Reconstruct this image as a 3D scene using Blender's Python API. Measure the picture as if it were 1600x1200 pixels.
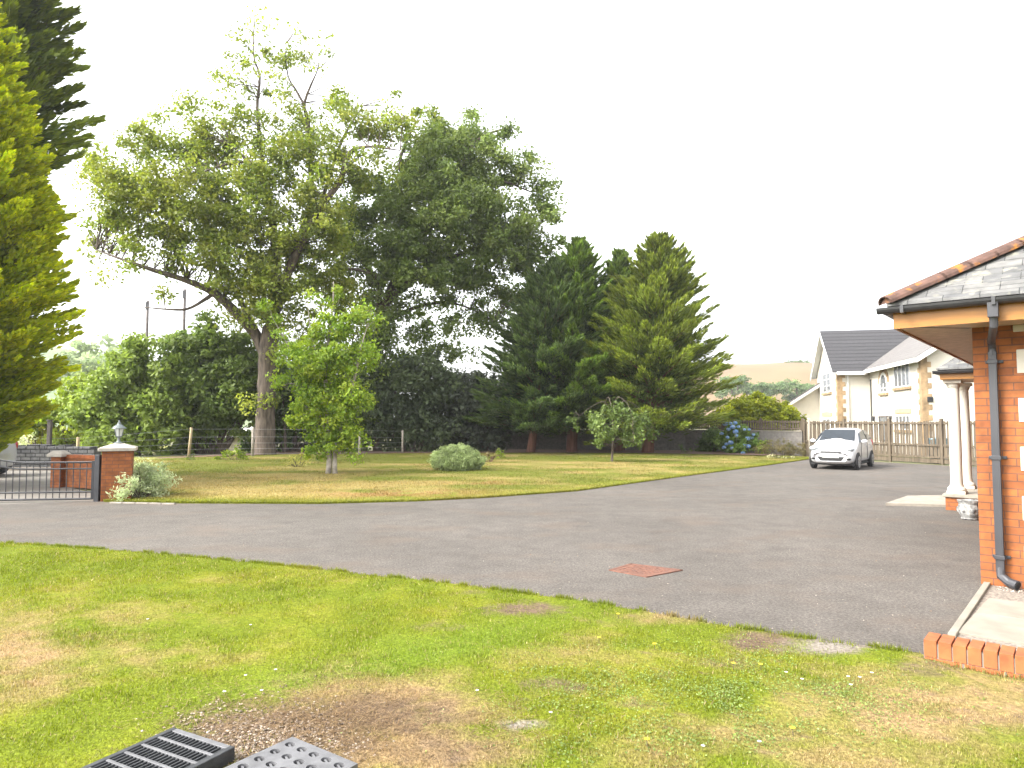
import bpy, math, random
import numpy as np
from mathutils import Vector, Matrix

# ------------------------------------------------------------------ scene, camera, light
sc = bpy.context.scene
for o in list(bpy.data.objects):
    bpy.data.objects.remove(o)
COL = sc.collection
R = math.radians
FPX, HZ, EYE = 1067.0, 657.0, 1.65
PITCH = math.atan((HZ - 600) / FPX)
cam_d = bpy.data.cameras.new('camera')
cam_d.sensor_width = 36; cam_d.lens = 36 * FPX / 1600
cam_d.clip_start = 0.05; cam_d.clip_end = 6000
cam = bpy.data.objects.new('camera', cam_d)
COL.objects.link(cam)
cam.location = (0, 0, EYE); cam.rotation_euler = (math.pi / 2 + PITCH, 0, 0)
sc.camera = cam
SUN = Vector((-0.80, -0.28, 0.75)).normalized()
world = bpy.data.worlds.new('World'); sc.world = world; world.use_nodes = True
wn, wl = world.node_tree.nodes, world.node_tree.links
sky = wn.new('ShaderNodeTexSky'); sky.sky_type = 'NISHITA'; sky.sun_disc = False
sky.sun_elevation = math.asin(SUN.z); sky.sun_rotation = math.atan2(SUN.x, SUN.y)
sky.dust_density = 4.0; sky.air_density = 1.0; sky.ozone_density = 1.0
hsv = wn.new('ShaderNodeHueSaturation'); hsv.inputs['Saturation'].default_value = 0.12
bg = wn['Background']; bg.inputs['Strength'].default_value = 0.15
wl.new(sky.outputs[0], hsv.inputs['Color']); wl.new(hsv.outputs[0], bg.inputs['Color'])
sd = bpy.data.lights.new('sun', 'SUN'); sd.energy = 1.1; sd.angle = R(15); sd.color = (1, 0.95, 0.87)
sun = bpy.data.objects.new('sun', sd); COL.objects.link(sun)
sun.rotation_euler = SUN.to_track_quat('Z', 'Y').to_euler()
sc.view_settings.view_transform = 'Standard'; sc.view_settings.look = 'None'
sc.view_settings.exposure = 2.3; sc.view_settings.gamma = 1.0
sc.render.engine = 'CYCLES'
sc.cycles.use_denoising = True
sc.cycles.max_bounces = 6; sc.cycles.diffuse_bounces = 3; sc.cycles.glossy_bounces = 3
sc.cycles.transmission_bounces = 4; sc.cycles.transparent_max_bounces = 8
sc.cycles.caustics_reflective = False; sc.cycles.caustics_refractive = False

FB = 1.75
rng = np.random.default_rng(7); random.seed(7)
CP, SP = math.cos(PITCH), math.sin(PITCH)

def ray(px, py):                       # photograph pixel (1600x1200) -> direction with y = 1
    u, v = (px - 800) / FPX, (600 - py) / FPX
    d = Vector((u, CP - v * SP, SP + v * CP))
    return d / d.y
def G(px, py, z=0.0):                  # where that direction meets the ground (height z)
    d = ray(px, py); t = (z - EYE) / d.z
    return Vector((d.x * t, t, z))
def P(px, py, dist):                   # point at forward distance dist
    d = ray(px, py)
    return Vector((d.x * dist, dist, EYE + d.z * dist))
def V(px, py, a, n):                   # meets a vertical plane through a with normal n
    d = ray(px, py); n = Vector((n[0], n[1], 0)); a = Vector((a[0], a[1], 0))
    t = a.dot(n) / Vector((d.x, d.y, 0)).dot(n)
    return Vector((d.x * t, d.y * t, EYE + d.z * t))

# ------------------------------------------------------------------ materials
MATS = {}
def nt(name):
    m = bpy.data.materials.new(name); m.use_nodes = True
    n = m.node_tree.nodes; l = m.node_tree.links
    return m, n, l, n['Principled BSDF']
def node(n, t, **kw):
    x = n.new(t)
    for k, v in kw.items():
        if k in x.inputs: x.inputs[k].default_value = v
        else: setattr(x, k, v)
    return x
def ramp(n, stops):
    r = n.new('ShaderNodeValToRGB'); e = r.color_ramp.elements
    while len(e) < len(stops): e.new(0.5)
    for i, (p, c) in enumerate(stops):
        e[i].position = p; e[i].color = tuple(c) + (1,) if len(c) == 3 else c
    return r
def mix(n, l, fac, a, b, mode='MIX'):
    m = n.new('ShaderNodeMix'); m.data_type = 'RGBA'; m.blend_type = mode
    for i, x in ((0, fac), (6, a), (7, b)):
        if hasattr(x, 'links') or isinstance(x, bpy.types.NodeSocket): l.new(x, m.inputs[i])
        else: m.inputs[i].default_value = x if i == 0 else tuple(x) + (1,)
    return m.outputs[2]
def noise(n, l, scale, detail=4, coord='Object', stretch=None):
    t = n.new('ShaderNodeTexCoord'); x = node(n, 'ShaderNodeTexNoise', Scale=scale, Detail=detail)
    if stretch:
        mp = n.new('ShaderNodeMapping'); mp.inputs['Scale'].default_value = stretch
        l.new(t.outputs[coord], mp.inputs[0]); l.new(mp.outputs[0], x.inputs['Vector'])
    else: l.new(t.outputs[coord], x.inputs['Vector'])
    return x.outputs['Fac']
def bump(n, l, h, b, dist=0.01, strength=0.5):
    bp = node(n, 'ShaderNodeBump', Strength=strength, Distance=dist)
    l.new(h, bp.inputs['Height']); l.new(bp.outputs[0], b.inputs['Normal'])
def plain(name, c, rough=0.6, metal=0.0, var=0.15, scale=6.0, bumpd=0.002, coat=0.0, c2=None, stretch=None):
    m, n, l, b = nt(name)
    f = noise(n, l, scale, 5, stretch=stretch)
    lo = c2 or tuple(x * (1 - var) for x in c); hi = tuple(min(1, x * (1 + var)) for x in c)
    r = ramp(n, [(0.3, lo), (0.7, hi)]); l.new(f, r.inputs[0]); l.new(r.outputs[0], b.inputs['Base Color'])
    b.inputs['Roughness'].default_value = rough; b.inputs['Metallic'].default_value = metal
    if coat: b.inputs['Coat Weight'].default_value = coat
    if bumpd: bump(n, l, noise(n, l, scale * 8, 3), b, bumpd, 0.4)
    MATS[name] = m
    return m
def brick_mat(name, c1, c2, mortar, w=0.225, h=0.075, ms=0.010, rough=0.8, offs=0.5, bias=0.0, var=0.25, depth=0.006, blotch=None):
    m, n, l, b = nt(name)
    uv = n.new('ShaderNodeUVMap')
    bt = node(n, 'ShaderNodeTexBrick', Scale=1.0)
    bt.inputs['Brick Width'].default_value = w; bt.inputs['Row Height'].default_value = h
    bt.inputs['Mortar Size'].default_value = ms / 2; bt.inputs['Mortar Smooth'].default_value = 0.15
    bt.inputs['Bias'].default_value = bias; bt.offset = offs
    bt.inputs['Color1'].default_value = c1 + (1,); bt.inputs['Color2'].default_value = c2 + (1,)
    bt.inputs['Mortar'].default_value = mortar + (1,)
    l.new(uv.outputs[0], bt.inputs['Vector'])
    f = noise(n, l, 9, 6)
    r = ramp(n, [(0.25, (1 - var,) * 3), (0.75, (1 + var * 0.6,) * 3)]); l.new(f, r.inputs[0])
    c = mix(n, l, 1.0, bt.outputs['Color'], r.outputs[0], 'MULTIPLY')
    if blotch:
        f2 = noise(n, l, blotch[1], 5); r2 = ramp(n, [(blotch[2], (0, 0, 0)), (blotch[2] + 0.1, (1, 1, 1))]); l.new(f2, r2.inputs[0])
        c = mix(n, l, r2.outputs[0], c, blotch[0])
    l.new(c, b.inputs['Base Color']); b.inputs['Roughness'].default_value = rough
    inv = node(n, 'ShaderNodeMath', operation='SUBTRACT'); inv.inputs[0].default_value = 1.0
    l.new(bt.outputs['Fac'], inv.inputs[1])
    ad = node(n, 'ShaderNodeMath', operation='MULTIPLY_ADD'); l.new(noise(n, l, 90, 3), ad.inputs[0])
    ad.inputs[1].default_value = 0.35; l.new(inv.outputs[0], ad.inputs[2])
    bump(n, l, ad.outputs[0], b, depth, 0.7)
    MATS[name] = m
    return m

def leaf_material():
    m, n, l, b = nt('leaf')
    a = node(n, 'ShaderNodeAttribute', attribute_name='col')
    l.new(a.outputs['Color'], b.inputs['Base Color'])
    b.inputs['Roughness'].default_value = 0.55; b.inputs['Specular IOR Level'].default_value = 0.3
    tr = n.new('ShaderNodeBsdfTranslucent')
    g = node(n, 'ShaderNodeHueSaturation', Saturation=1.1, Value=1.3); l.new(a.outputs['Color'], g.inputs['Color'])
    l.new(g.outputs[0], tr.inputs['Color'])
    ms = node(n, 'ShaderNodeMixShader'); ms.inputs[0].default_value = 0.40
    l.new(b.outputs[0], ms.inputs[1]); l.new(tr.outputs[0], ms.inputs[2])
    l.new(ms.outputs[0], n['Material Output'].inputs['Surface'])
    return m
LEAF = leaf_material()

def attr_ground(name):                 # soil / turf sheet whose patches come from the mesh attribute 'col'
    m, n, l, b = nt(name)
    a = node(n, 'ShaderNodeAttribute', attribute_name='col')
    f = noise(n, l, 40, 6); r = ramp(n, [(0.3, (0.62,) * 3), (0.7, (1.3,) * 3)]); l.new(f, r.inputs[0])
    c = mix(n, l, 1.0, a.outputs['Color'], r.outputs[0], 'MULTIPLY')
    l.new(c, b.inputs['Base Color']); b.inputs['Roughness'].default_value = 0.95
    b.inputs['Specular IOR Level'].default_value = 0.1
    bump(n, l, noise(n, l, 60, 5), b, 0.03, 0.7)
    return m
TURF = attr_ground('turf')

def asphalt():
    m, n, l, b = nt('asphalt')
    big = noise(n, l, 0.35, 5); fine = noise(n, l, 160, 3); mid = noise(n, l, 3.0, 6)
    r1 = ramp(n, [(0.3, (0.082, 0.073, 0.064)), (0.7, (0.114, 0.102, 0.090))]); l.new(big, r1.inputs[0])
    r2 = ramp(n, [(0.3, (0.55,) * 3), (0.7, (1.4,) * 3)]); l.new(fine, r2.inputs[0])
    r3 = ramp(n, [(0.3, (0.86,) * 3), (0.7, (1.1,) * 3)]); l.new(mid, r3.inputs[0])
    sp = noise(n, l, 42, 2); r6 = ramp(n, [(0.35, (0.75,) * 3), (0.65, (1.28,) * 3)]); l.new(sp, r6.inputs[0])
    c = mix(n, l, 1.0, r1.outputs[0], r2.outputs[0], 'MULTIPLY'); c = mix(n, l, 1.0, c, r3.outputs[0], 'MULTIPLY'); c = mix(n, l, 1.0, c, r6.outputs[0], 'MULTIPLY')
    # reddish dust drifts and pale scuffs
    d = noise(n, l, 0.8, 7, stretch=(1, 1.6, 1)); r4 = ramp(n, [(0.52, (0, 0, 0)), (0.75, (0.5,) * 3)]); l.new(d, r4.inputs[0])
    c = mix(n, l, r4.outputs[0], c, (0.120, 0.088, 0.066))
    st2 = noise(n, l, 1.3, 8); r7 = ramp(n, [(0.30, (0.55,) * 3), (0.42, (1, 1, 1))]); l.new(st2, r7.inputs[0])
    c = mix(n, l, 0.3, c, r7.outputs[0], 'MULTIPLY')
    # scattered pale grit
    t = n.new('ShaderNodeTexCoord'); vo = node(n, 'ShaderNodeTexVoronoi', Scale=9.0); l.new(t.outputs['Object'], vo.inputs['Vector'])
    r5 = ramp(n, [(0.035, (1, 1, 1)), (0.05, (0, 0, 0))]); l.new(vo.outputs['Distance'], r5.inputs[0])
    gate = ramp(n, [(0.86, (0, 0, 0)), (0.88, (1, 1, 1))]); l.new(vo.outputs['Color'], gate.inputs[0])
    k = mix(n, l, 1.0, r5.outputs[0], gate.outputs[0], 'MULTIPLY')
    c = mix(n, l, k, c, (0.27, 0.24, 0.20))
    l.new(c, b.inputs['Base Color']); b.inputs['Roughness'].default_value = 0.9
    b.inputs['Specular IOR Level'].default_value = 0.25
    bump(n, l, noise(n, l, 130, 4), b, 0.006, 0.7)
    return m

M = dict(
    asphalt=asphalt(),
    brick=brick_mat('red_brick', (0.225, 0.066, 0.015), (0.285, 0.092, 0.020), (0.125, 0.052, 0.030), ms=0.011, var=0.4),
    edge_brick=plain('edge_brick', (0.29, 0.085, 0.026), 0.85, var=0.3, scale=9, bumpd=0.004),
    mortar=plain('mortar', (0.19, 0.165, 0.14), 0.95),
    slate=brick_mat('grey_slate', (0.095, 0.095, 0.094), (0.150, 0.147, 0.138), (0.025, 0.025, 0.025), w=0.30, h=0.19, ms=0.008, var=0.35, rough=0.6, depth=0.012, blotch=((0.21, 0.20, 0.16), 7.0, 0.56)),
    house_tile=brick_mat('dark_roof_tile', (0.038, 0.037, 0.040), (0.050, 0.048, 0.052), (0.015, 0.015, 0.016), w=60.0, h=0.34, ms=0.075, var=0.2, rough=0.6, depth=0.05),
    pale_tile=brick_mat('pale_roof_tile', (0.13, 0.12, 0.115), (0.15, 0.14, 0.13), (0.08, 0.075, 0.07), w=0.33, h=0.34, ms=0.03, var=0.2, rough=0.7, depth=0.03),  # paler tile than the main roof, on the wing and garage
    hip=brick_mat('lichened_clay_tile', (0.10, 0.055, 0.042), (0.13, 0.068, 0.048), (0.11, 0.06, 0.045), w=9, h=9, ms=0.0, var=0.6, rough=0.9, blotch=((0.33, 0.13, 0.012), 6.5, 0.56)),
    fascia=plain('orange_stained_board', (0.265, 0.108, 0.007), 0.45, var=0.12, scale=5, stretch=(1, 1, 12), bumpd=0.001),
    soffit=plain('pine_soffit', (0.44, 0.31, 0.19), 0.6, var=0.2, scale=4, stretch=(3, 3, 1)),
    black_plastic=plain('dark_gutter_plastic', (0.028, 0.028, 0.030), 0.4, var=0.2),
    grey_pipe=plain('charcoal_pipe', (0.034, 0.034, 0.038), 0.45, var=0.2, scale=3),
    cream=plain('cream_render', (0.50, 0.465, 0.395), 0.85, var=0.05, scale=3),
    white=plain('white_paint', (0.60, 0.595, 0.58), 0.5, var=0.03),
    stone=plain('pale_concrete', (0.24, 0.215, 0.175), 0.9, var=0.2, scale=7, bumpd=0.004),
    slab=plain('concrete_slab', (0.225, 0.20, 0.16), 0.9, var=0.18, scale=4, bumpd=0.004),
    cap=plain('concrete_cap', (0.36, 0.33, 0.28), 0.85, var=0.2, scale=9),
    sand=plain('sandstone_quoin', (0.27, 0.185, 0.10), 0.85, var=0.4, scale=3),
    ochre=plain('ochre_lintel', (0.60, 0.45, 0.18), 0.8, var=0.15),
    glass=plain('dark_window_glass', (0.10, 0.11, 0.12), 0.08, var=0.3, bumpd=0),
    bark=plain('grey_brown_bark', (0.105, 0.082, 0.064), 0.95, var=0.5, scale=3, stretch=(3, 3, 0.7), bumpd=0.05),
    redbark=plain('reddish_bark', (0.15, 0.072, 0.050), 0.95, var=0.35, scale=3, stretch=(4, 4, 0.5), bumpd=0.03),
    palebark=plain('pale_bark', (0.30, 0.265, 0.22), 0.9, var=0.35, scale=7, bumpd=0.01),
    twig=plain('twig', (0.085, 0.065, 0.048), 0.95, var=0.3),
    timber=plain('weathered_timber', (0.118, 0.092, 0.062), 0.9, c2=(0.062, 0.047, 0.032), scale=3.0, stretch=(4, 4, 0.4), bumpd=0.004),
    post_wood=plain('round_post_timber', (0.36, 0.28, 0.16), 0.9, var=0.3, scale=5, stretch=(3, 3, 0.5)),
    pole_wood=plain('pole_timber', (0.085, 0.072, 0.066), 0.9, var=0.3),
    block=brick_mat('grey_block', (0.175, 0.160, 0.145), (0.20, 0.18, 0.16), (0.14, 0.13, 0.12), w=0.45, h=0.225, ms=0.012, var=0.3),
    dry_stone=brick_mat('grey_slate_stone', (0.10, 0.10, 0.105), (0.17, 0.165, 0.16), (0.02, 0.02, 0.02), w=0.34, h=0.13, ms=0.03, var=0.5, depth=0.04),
    iron=plain('painted_iron', (0.022, 0.023, 0.027), 0.45, var=0.2),
    lantern=plain('grey_green_lantern_metal', (0.13, 0.15, 0.15), 0.5, metal=0.2, var=0.2),
    lens=plain('frosted_pane', (0.55, 0.57, 0.55), 0.25, var=0.1, bumpd=0),
    rust=plain('rusty_iron', (0.145, 0.062, 0.038), 0.85, c2=(0.095, 0.045, 0.032), scale=14, bumpd=0.004),
    car_paint=plain('white_car_paint', (0.50, 0.50, 0.505), 0.25, var=0.01, bumpd=0, coat=0.8),
    car_glass=plain('car_glass', (0.030, 0.036, 0.043), 0.10, var=0.1, bumpd=0),
    rubber=plain('tyre_rubber', (0.018, 0.018, 0.018), 0.8, var=0.2),
    alloy=plain('silver_wheel', (0.45, 0.45, 0.46), 0.35, metal=0.7, var=0.1, bumpd=0),
    lamp_glass=plain('headlight_glass', (0.30, 0.32, 0.33), 0.12, var=0.2, bumpd=0, coat=0.5),
    tail=plain('red_tail_glass', (0.35, 0.02, 0.03), 0.15, var=0.2, bumpd=0, coat=0.5),
    plate=plain('number_plate', (0.36, 0.36, 0.33), 0.4, var=0.08, bumpd=0),
    recycled=plain('black_recycled_plastic', (0.035, 0.037, 0.040), 0.55, var=0.3, scale=20),
    grate_metal=plain('grey_scuffed_plastic', (0.115, 0.115, 0.12), 0.5, var=0.25, scale=14),
    soil=plain('hollow_shade', (0.012, 0.011, 0.010), 0.95),  # near-black, painted shade under the drain slots and in the pipe end
    lichen=plain('orange_lichen', (0.52, 0.24, 0.03), 0.9, var=0.35, scale=30),
    urn=plain('mottled_stone', (0.34, 0.34, 0.32), 0.9, c2=(0.07, 0.07, 0.07), scale=14, bumpd=0.02),
    blue_bin=plain('faded_blue_plastic', (0.17, 0.26, 0.30), 0.6, var=0.2),
    gravel=plain('loose_gravel', (0.26, 0.22, 0.18), 0.95, c2=(0.10, 0.085, 0.07), scale=45, bumpd=0.02),
    bed=plain('bark_mulch_soil', (0.17, 0.095, 0.060), 0.95, c2=(0.08, 0.055, 0.04), scale=9, bumpd=0.03),
)

M['car_glass'].node_tree.nodes['Principled BSDF'].inputs['Specular IOR Level'].default_value = 0.28

# ------------------------------------------------------------------ mesh collecting
ORG = {}
def tag(o, label=None, cat=None, group=None, kind=None):
    if label: o['label'] = label
    if cat: o['category'] = cat
    if group: o['group'] = group
    if kind: o['kind'] = kind
    return o
def thing(name, loc, label, cat, group=None):
    o = bpy.data.objects.new(name, None); COL.objects.link(o)
    o.location = loc; o.empty_display_size = 0.2
    ORG[o] = Vector(loc)
    return tag(o, label, cat, group)
def link(name, me, parent=None, org=None):
    o = bpy.data.objects.new(name, me); COL.objects.link(o)
    if parent:
        o.parent = parent; ORG[o] = ORG[parent]
    else:
        o.location = org or (0, 0, 0); ORG[o] = Vector(org or (0, 0, 0))
    return o

class MB:
    def __init__(s): s.v = []; s.f = []
    def add(s, vs, fs):
        b = len(s.v); s.v += [Vector(x) for x in vs]; s.f += [tuple(i + b for i in f) for f in fs]; return s
    def box(s, c, size, ax=None, ay=None):     # centre, full sizes, local x and y axes
        c = Vector(c); ax = Vector(ax or (1, 0, 0)).normalized()
        ay = Vector(ay or Vector((0, 0, 1)).cross(ax)).normalized(); az = ax.cross(ay)
        hx, hy, hz = (k / 2 for k in size)
        vs = [c + ax * hx * i + ay * hy * j + az * hz * k for k in (-1, 1) for j in (-1, 1) for i in (-1, 1)]
        return s.add(vs, [(0, 2, 3, 1), (4, 5, 7, 6), (0, 1, 5, 4), (2, 6, 7, 3), (0, 4, 6, 2), (1, 3, 7, 5)])
    def prism(s, poly, off):                   # polygon swept by vector off
        n = len(poly); off = Vector(off); poly = [Vector(p) for p in poly]
        fs = [tuple(reversed(range(n))), tuple(range(n, 2 * n))] + [(i, (i + 1) % n, (i + 1) % n + n, i + n) for i in range(n)]
        return s.add(poly + [p + off for p in poly], fs)
    def tube(s, pts, rad, n=8, jit=0.0, capped=True):
        pts = [Vector(p) for p in pts]; rings = []; k = len(pts)
        rad = rad if isinstance(rad, (list, tuple)) else [rad] * k
        prev = None
        for i, p in enumerate(pts):
            d = (pts[min(i + 1, k - 1)] - pts[max(i - 1, 0)]).normalized()
            x = prev - d * prev.dot(d) if prev else d.orthogonal()
            if x.length < 1e-4: x = d.orthogonal()
            x.normalize(); prev = x; y = d.cross(x)
            rings.append([p + (x * math.cos(a) + y * math.sin(a)) * rad[i] * (1 + jit * random.uniform(-1, 1)) for a in (2 * math.pi * j / n for j in range(n))])
        fs = [(i * n + j, i * n + (j + 1) % n, (i + 1) * n + (j + 1) % n, (i + 1) * n + j) for i in range(k - 1) for j in range(n)]
        if capped: fs += [tuple(reversed(range(n))), tuple(range((k - 1) * n, k * n))]
        return s.add([v for r in rings for v in r], fs)
    def lathe(s, c, prof, n=16):
        c = Vector(c); k = len(prof)
        vs = [c + Vector((r * math.cos(2 * math.pi * j / n), r * math.sin(2 * math.pi * j / n), z)) for r, z in prof for j in range(n)]
        fs = [(i * n + j, i * n + (j + 1) % n, (i + 1) * n + (j + 1) % n, (i + 1) * n + j) for i in range(k - 1) for j in range(n)]
        return s.add(vs, fs + [tuple(reversed(range(n))), tuple(range((k - 1) * n, k * n))])
    def ball(s, c, r, nu=12, nv=8, ax=(1, 0, 0)):
        c = Vector(c); ax = Vector(ax).normalized(); ay = Vector((0, 0, 1)).cross(ax)
        vs = []
        for i in range(nv + 1):
            t = math.pi * i / nv - math.pi / 2
            for j in range(nu):
                a = 2 * math.pi * j / nu
                vs.append(c + ax * r[0] * math.cos(t) * math.cos(a) + ay * r[1] * math.cos(t) * math.sin(a) + Vector((0, 0, r[2] * math.sin(t))))
        return s.add(vs, [(i * nu + j, i * nu + (j + 1) % nu, (i + 1) * nu + (j + 1) % nu, (i + 1) * nu + j) for i in range(nv) for j in range(nu)])
    def build(s, name, mat, parent=None, org=None, smooth=False, bevel=0.0, sub=0):
        o0 = ORG[parent] if parent else Vector(org or (0, 0, 0))
        me = bpy.data.meshes.new(name)
        me.from_pydata([tuple(v - o0) for v in s.v], [], s.f); me.validate(); me.update()
        uv = me.uv_layers.new(name='UVMap')
        for p in me.polygons:
            nn = p.normal
            t = Vector((0, 0, 1)).cross(nn)
            t = t.normalized() if t.length > 0.05 else Vector((1, 0, 0))
            b = nn.cross(t)
            for li in p.loop_indices:
                w = me.vertices[me.loops[li].vertex_index].co + o0
                uv.data[li].uv = (w.dot(t), w.dot(b))
        if smooth: me.polygons.foreach_set('use_smooth', [True] * len(me.polygons))
        me.materials.append(mat)
        o = link(name, me, parent, org)
        if bevel:
            md = o.modifiers.new('bevel', 'BEVEL'); md.width = bevel; md.segments = 2; md.limit_method = 'ANGLE'
        if sub:
            md = o.modifiers.new('sub', 'SUBSURF'); md.levels = sub; md.render_levels = sub
        return o

def raw_mesh(name, verts, nper, cols, mat, parent=None, org=None):   # many separate n-gons, colour per vertex
    o0 = np.array(ORG[parent] if parent else (org or (0, 0, 0)), float)
    nv = len(verts); nf = nv // nper
    me = bpy.data.meshes.new(name)
    me.vertices.add(nv); me.vertices.foreach_set('co', (verts - o0).astype(np.float32).ravel())
    me.loops.add(nv); me.loops.foreach_set('vertex_index', np.arange(nv, dtype=np.int32))
    me.polygons.add(nf)
    me.polygons.foreach_set('loop_start', np.arange(0, nv, nper, dtype=np.int32))
    me.update(calc_edges=True)
    a = me.attributes.new('col', 'FLOAT_COLOR', 'POINT')
    c = np.ones((nv, 4), np.float32); c[:, :3] = np.clip(cols, 0, 1)
    a.data.foreach_set('color', c.ravel())
    me.materials.append(mat)
    return link(name, me, parent, org)

def nrm(a): return a / (np.linalg.norm(a, axis=-1, keepdims=True) + 1e-9)
def vnoise(x, y, seed=0):              # smooth value noise on the plane
    r = np.random.default_rng(seed).random((64, 64))
    xi, yi = np.floor(x).astype(int), np.floor(y).astype(int); fx, fy = x - xi, y - yi
    fx, fy = fx * fx * (3 - 2 * fx), fy * fy * (3 - 2 * fy)
    g = lambda i, j: r[(xi + i) % 64, (yi + j) % 64]
    return (g(0, 0) * (1 - fx) + g(1, 0) * fx) * (1 - fy) + (g(0, 1) * (1 - fx) + g(1, 1) * fx) * fy
def fbm(x, y, seed=0):
    return (vnoise(x, y, seed) + 0.5 * vnoise(x * 2.1, y * 2.1, seed + 1) + 0.25 * vnoise(x * 4.3, y * 4.3, seed + 2)) / 1.75
def quads(c, a, b, cols):              # rhombic leaves: centre, half axes
    v = np.stack([c - a, c - b * 1.0 - a * 0.1, c + a, c + b - a * 0.1], axis=1)
    return v.reshape(-1, 3), np.repeat(cols, 4, axis=0)
def palette(n, cols, g=None, var=0.18):
    g = g or rng
    cols = np.array(cols, float); k = len(cols)
    t = g.random(n) * (k - 1); i = np.minimum(t.astype(int), k - 2); f = (t - i)[:, None]
    c = cols[i] * (1 - f) + cols[i + 1] * f
    return c * (1 + var * g.standard_normal(n))[:, None].clip(0.5, 1.7)

# ------------------------------------------------------------------ foliage builders
def leaf_clumps(blobs, per_m3, clump_r, leaves, size, cols, seed, up=0.5, flat=0.7, slim=0.55):
    """blobs: (centre, radii, density). Returns verts, colours, clump centres."""
    g = np.random.default_rng(seed); VS, CS, CC = [], [], []
    for c, r, dn in blobs:
        r = np.array(r, float)
        sd_ = math.sqrt(dn); m = max(2, int(per_m3 * sd_ * 4.19 * r.prod()))
        d = nrm(g.standard_normal((m, 3))) * (g.random((m, 1)) ** (1 / 2.1))
        cc = np.array(c) + d * r
        rc = clump_r * g.uniform(0.5, 1.5, m) * (0.6 + 0.4 * sd_)
        tint = g.standard_normal(m) * 0.13
        hue = g.random(m)
        k = np.maximum(3, (leaves * sd_ * g.uniform(0.5, 1.5, m)).astype(int))
        idx = np.repeat(np.arange(m), k); n = len(idx)
        dd = nrm(g.standard_normal((n, 3))); rad = g.random((n, 1)) ** 0.45
        off = dd * rad * rc[idx][:, None]; off[:, 2] *= flat
        p = cc[idx] + off
        nn = nrm(dd * 0.55 + np.array([0, 0, up]) + 0.75 * g.standard_normal((n, 3)))
        t = nrm(np.cross(nn, g.standard_normal((n, 3)))); b = np.cross(nn, t)
        s = size * g.uniform(0.6, 1.3, (n, 1))
        pc = palette(n, cols, g, 0.14)
        hc = palette(m, cols, g, 0.1)[idx]
        col = (pc * 0.5 + hc * 0.5) * (1 + tint[idx])[:, None] * FB
        v, c4 = quads(p, t * s, b * s * slim, col)
        VS.append(v); CS.append(c4); CC.append(cc)
    return np.concatenate(VS), np.concatenate(CS), np.concatenate(CC)

def sample_limbs(limbs, step=0.4):
    pts = []
    for pl, rad in limbs:
        for i in range(len(pl) - 1):
            a, b = Vector(pl[i]), Vector(pl[i + 1]); k = max(1, int((b - a).length / step))
            for j in range(k): pts.append(tuple(a.lerp(b, j / k)))
        pts.append(tuple(pl[-1]))
    return np.array(pts)
def smooth_path(pl, rad, sub=4):
    pl = [Vector(p) for p in pl]; out, ro = [], []
    for i in range(len(pl) - 1):
        p0, p1, p2, p3 = pl[max(i - 1, 0)], pl[i], pl[i + 1], pl[min(i + 2, len(pl) - 1)]
        for j in range(sub):
            t = j / sub
            out.append(0.5 * (2 * p1 + (p2 - p0) * t + (2 * p0 - 5 * p1 + 4 * p2 - p3) * t * t + (3 * p1 - p0 - 3 * p2 + p3) * t ** 3))
            ro.append(rad[i] * (1 - t) + rad[i + 1] * t)
    return out + [pl[-1]], ro + [rad[-1]]
def broadleaf(name, base, label, cat, limbs, blobs, cols, bark, seed, per_m3=0.35, clump_r=0.7, leaves=60, size=0.12, twigs=350, twig_r=0.022, group=None, up=0.5, flat=0.7):
    t = thing(name, base, label, cat, group)
    mb = MB()
    for pl, rad in limbs:
        a, r = smooth_path(pl, rad); mb.tube(a, r, 9, 0.07)
    v, c, cc = leaf_clumps(blobs, per_m3, clump_r, leaves, size, cols, seed, up, flat)
    sp = sample_limbs(limbs); gg = np.random.default_rng(seed + 5)
    tw = MB()
    for i in gg.permutation(len(cc))[:twigs]:
        e = cc[i]; dist = np.linalg.norm(sp - e, axis=1) + np.maximum(0, sp[:, 2] - e[2]) * 0.8
        s = sp[np.argmin(dist)]
        m = (s + e) / 2 + gg.standard_normal(3) * 0.12 * np.linalg.norm(e - s) + np.array([0, 0, 0.08 * np.linalg.norm(e - s)])
        L = np.linalg.norm(e - s)
        if L < 0.2 or L > 2.4: continue
        tw.tube([s, m, e], [twig_r * min(2.2, 0.6 + L * 0.35), twig_r * 0.7, twig_r * 0.3], 4, 0, False)
    mb.add(tw.v, tw.f); mb.build('trunk', bark, t, smooth=True)
    raw_mesh('crown', v, 4, c, LEAF, t)
    return t

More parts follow.
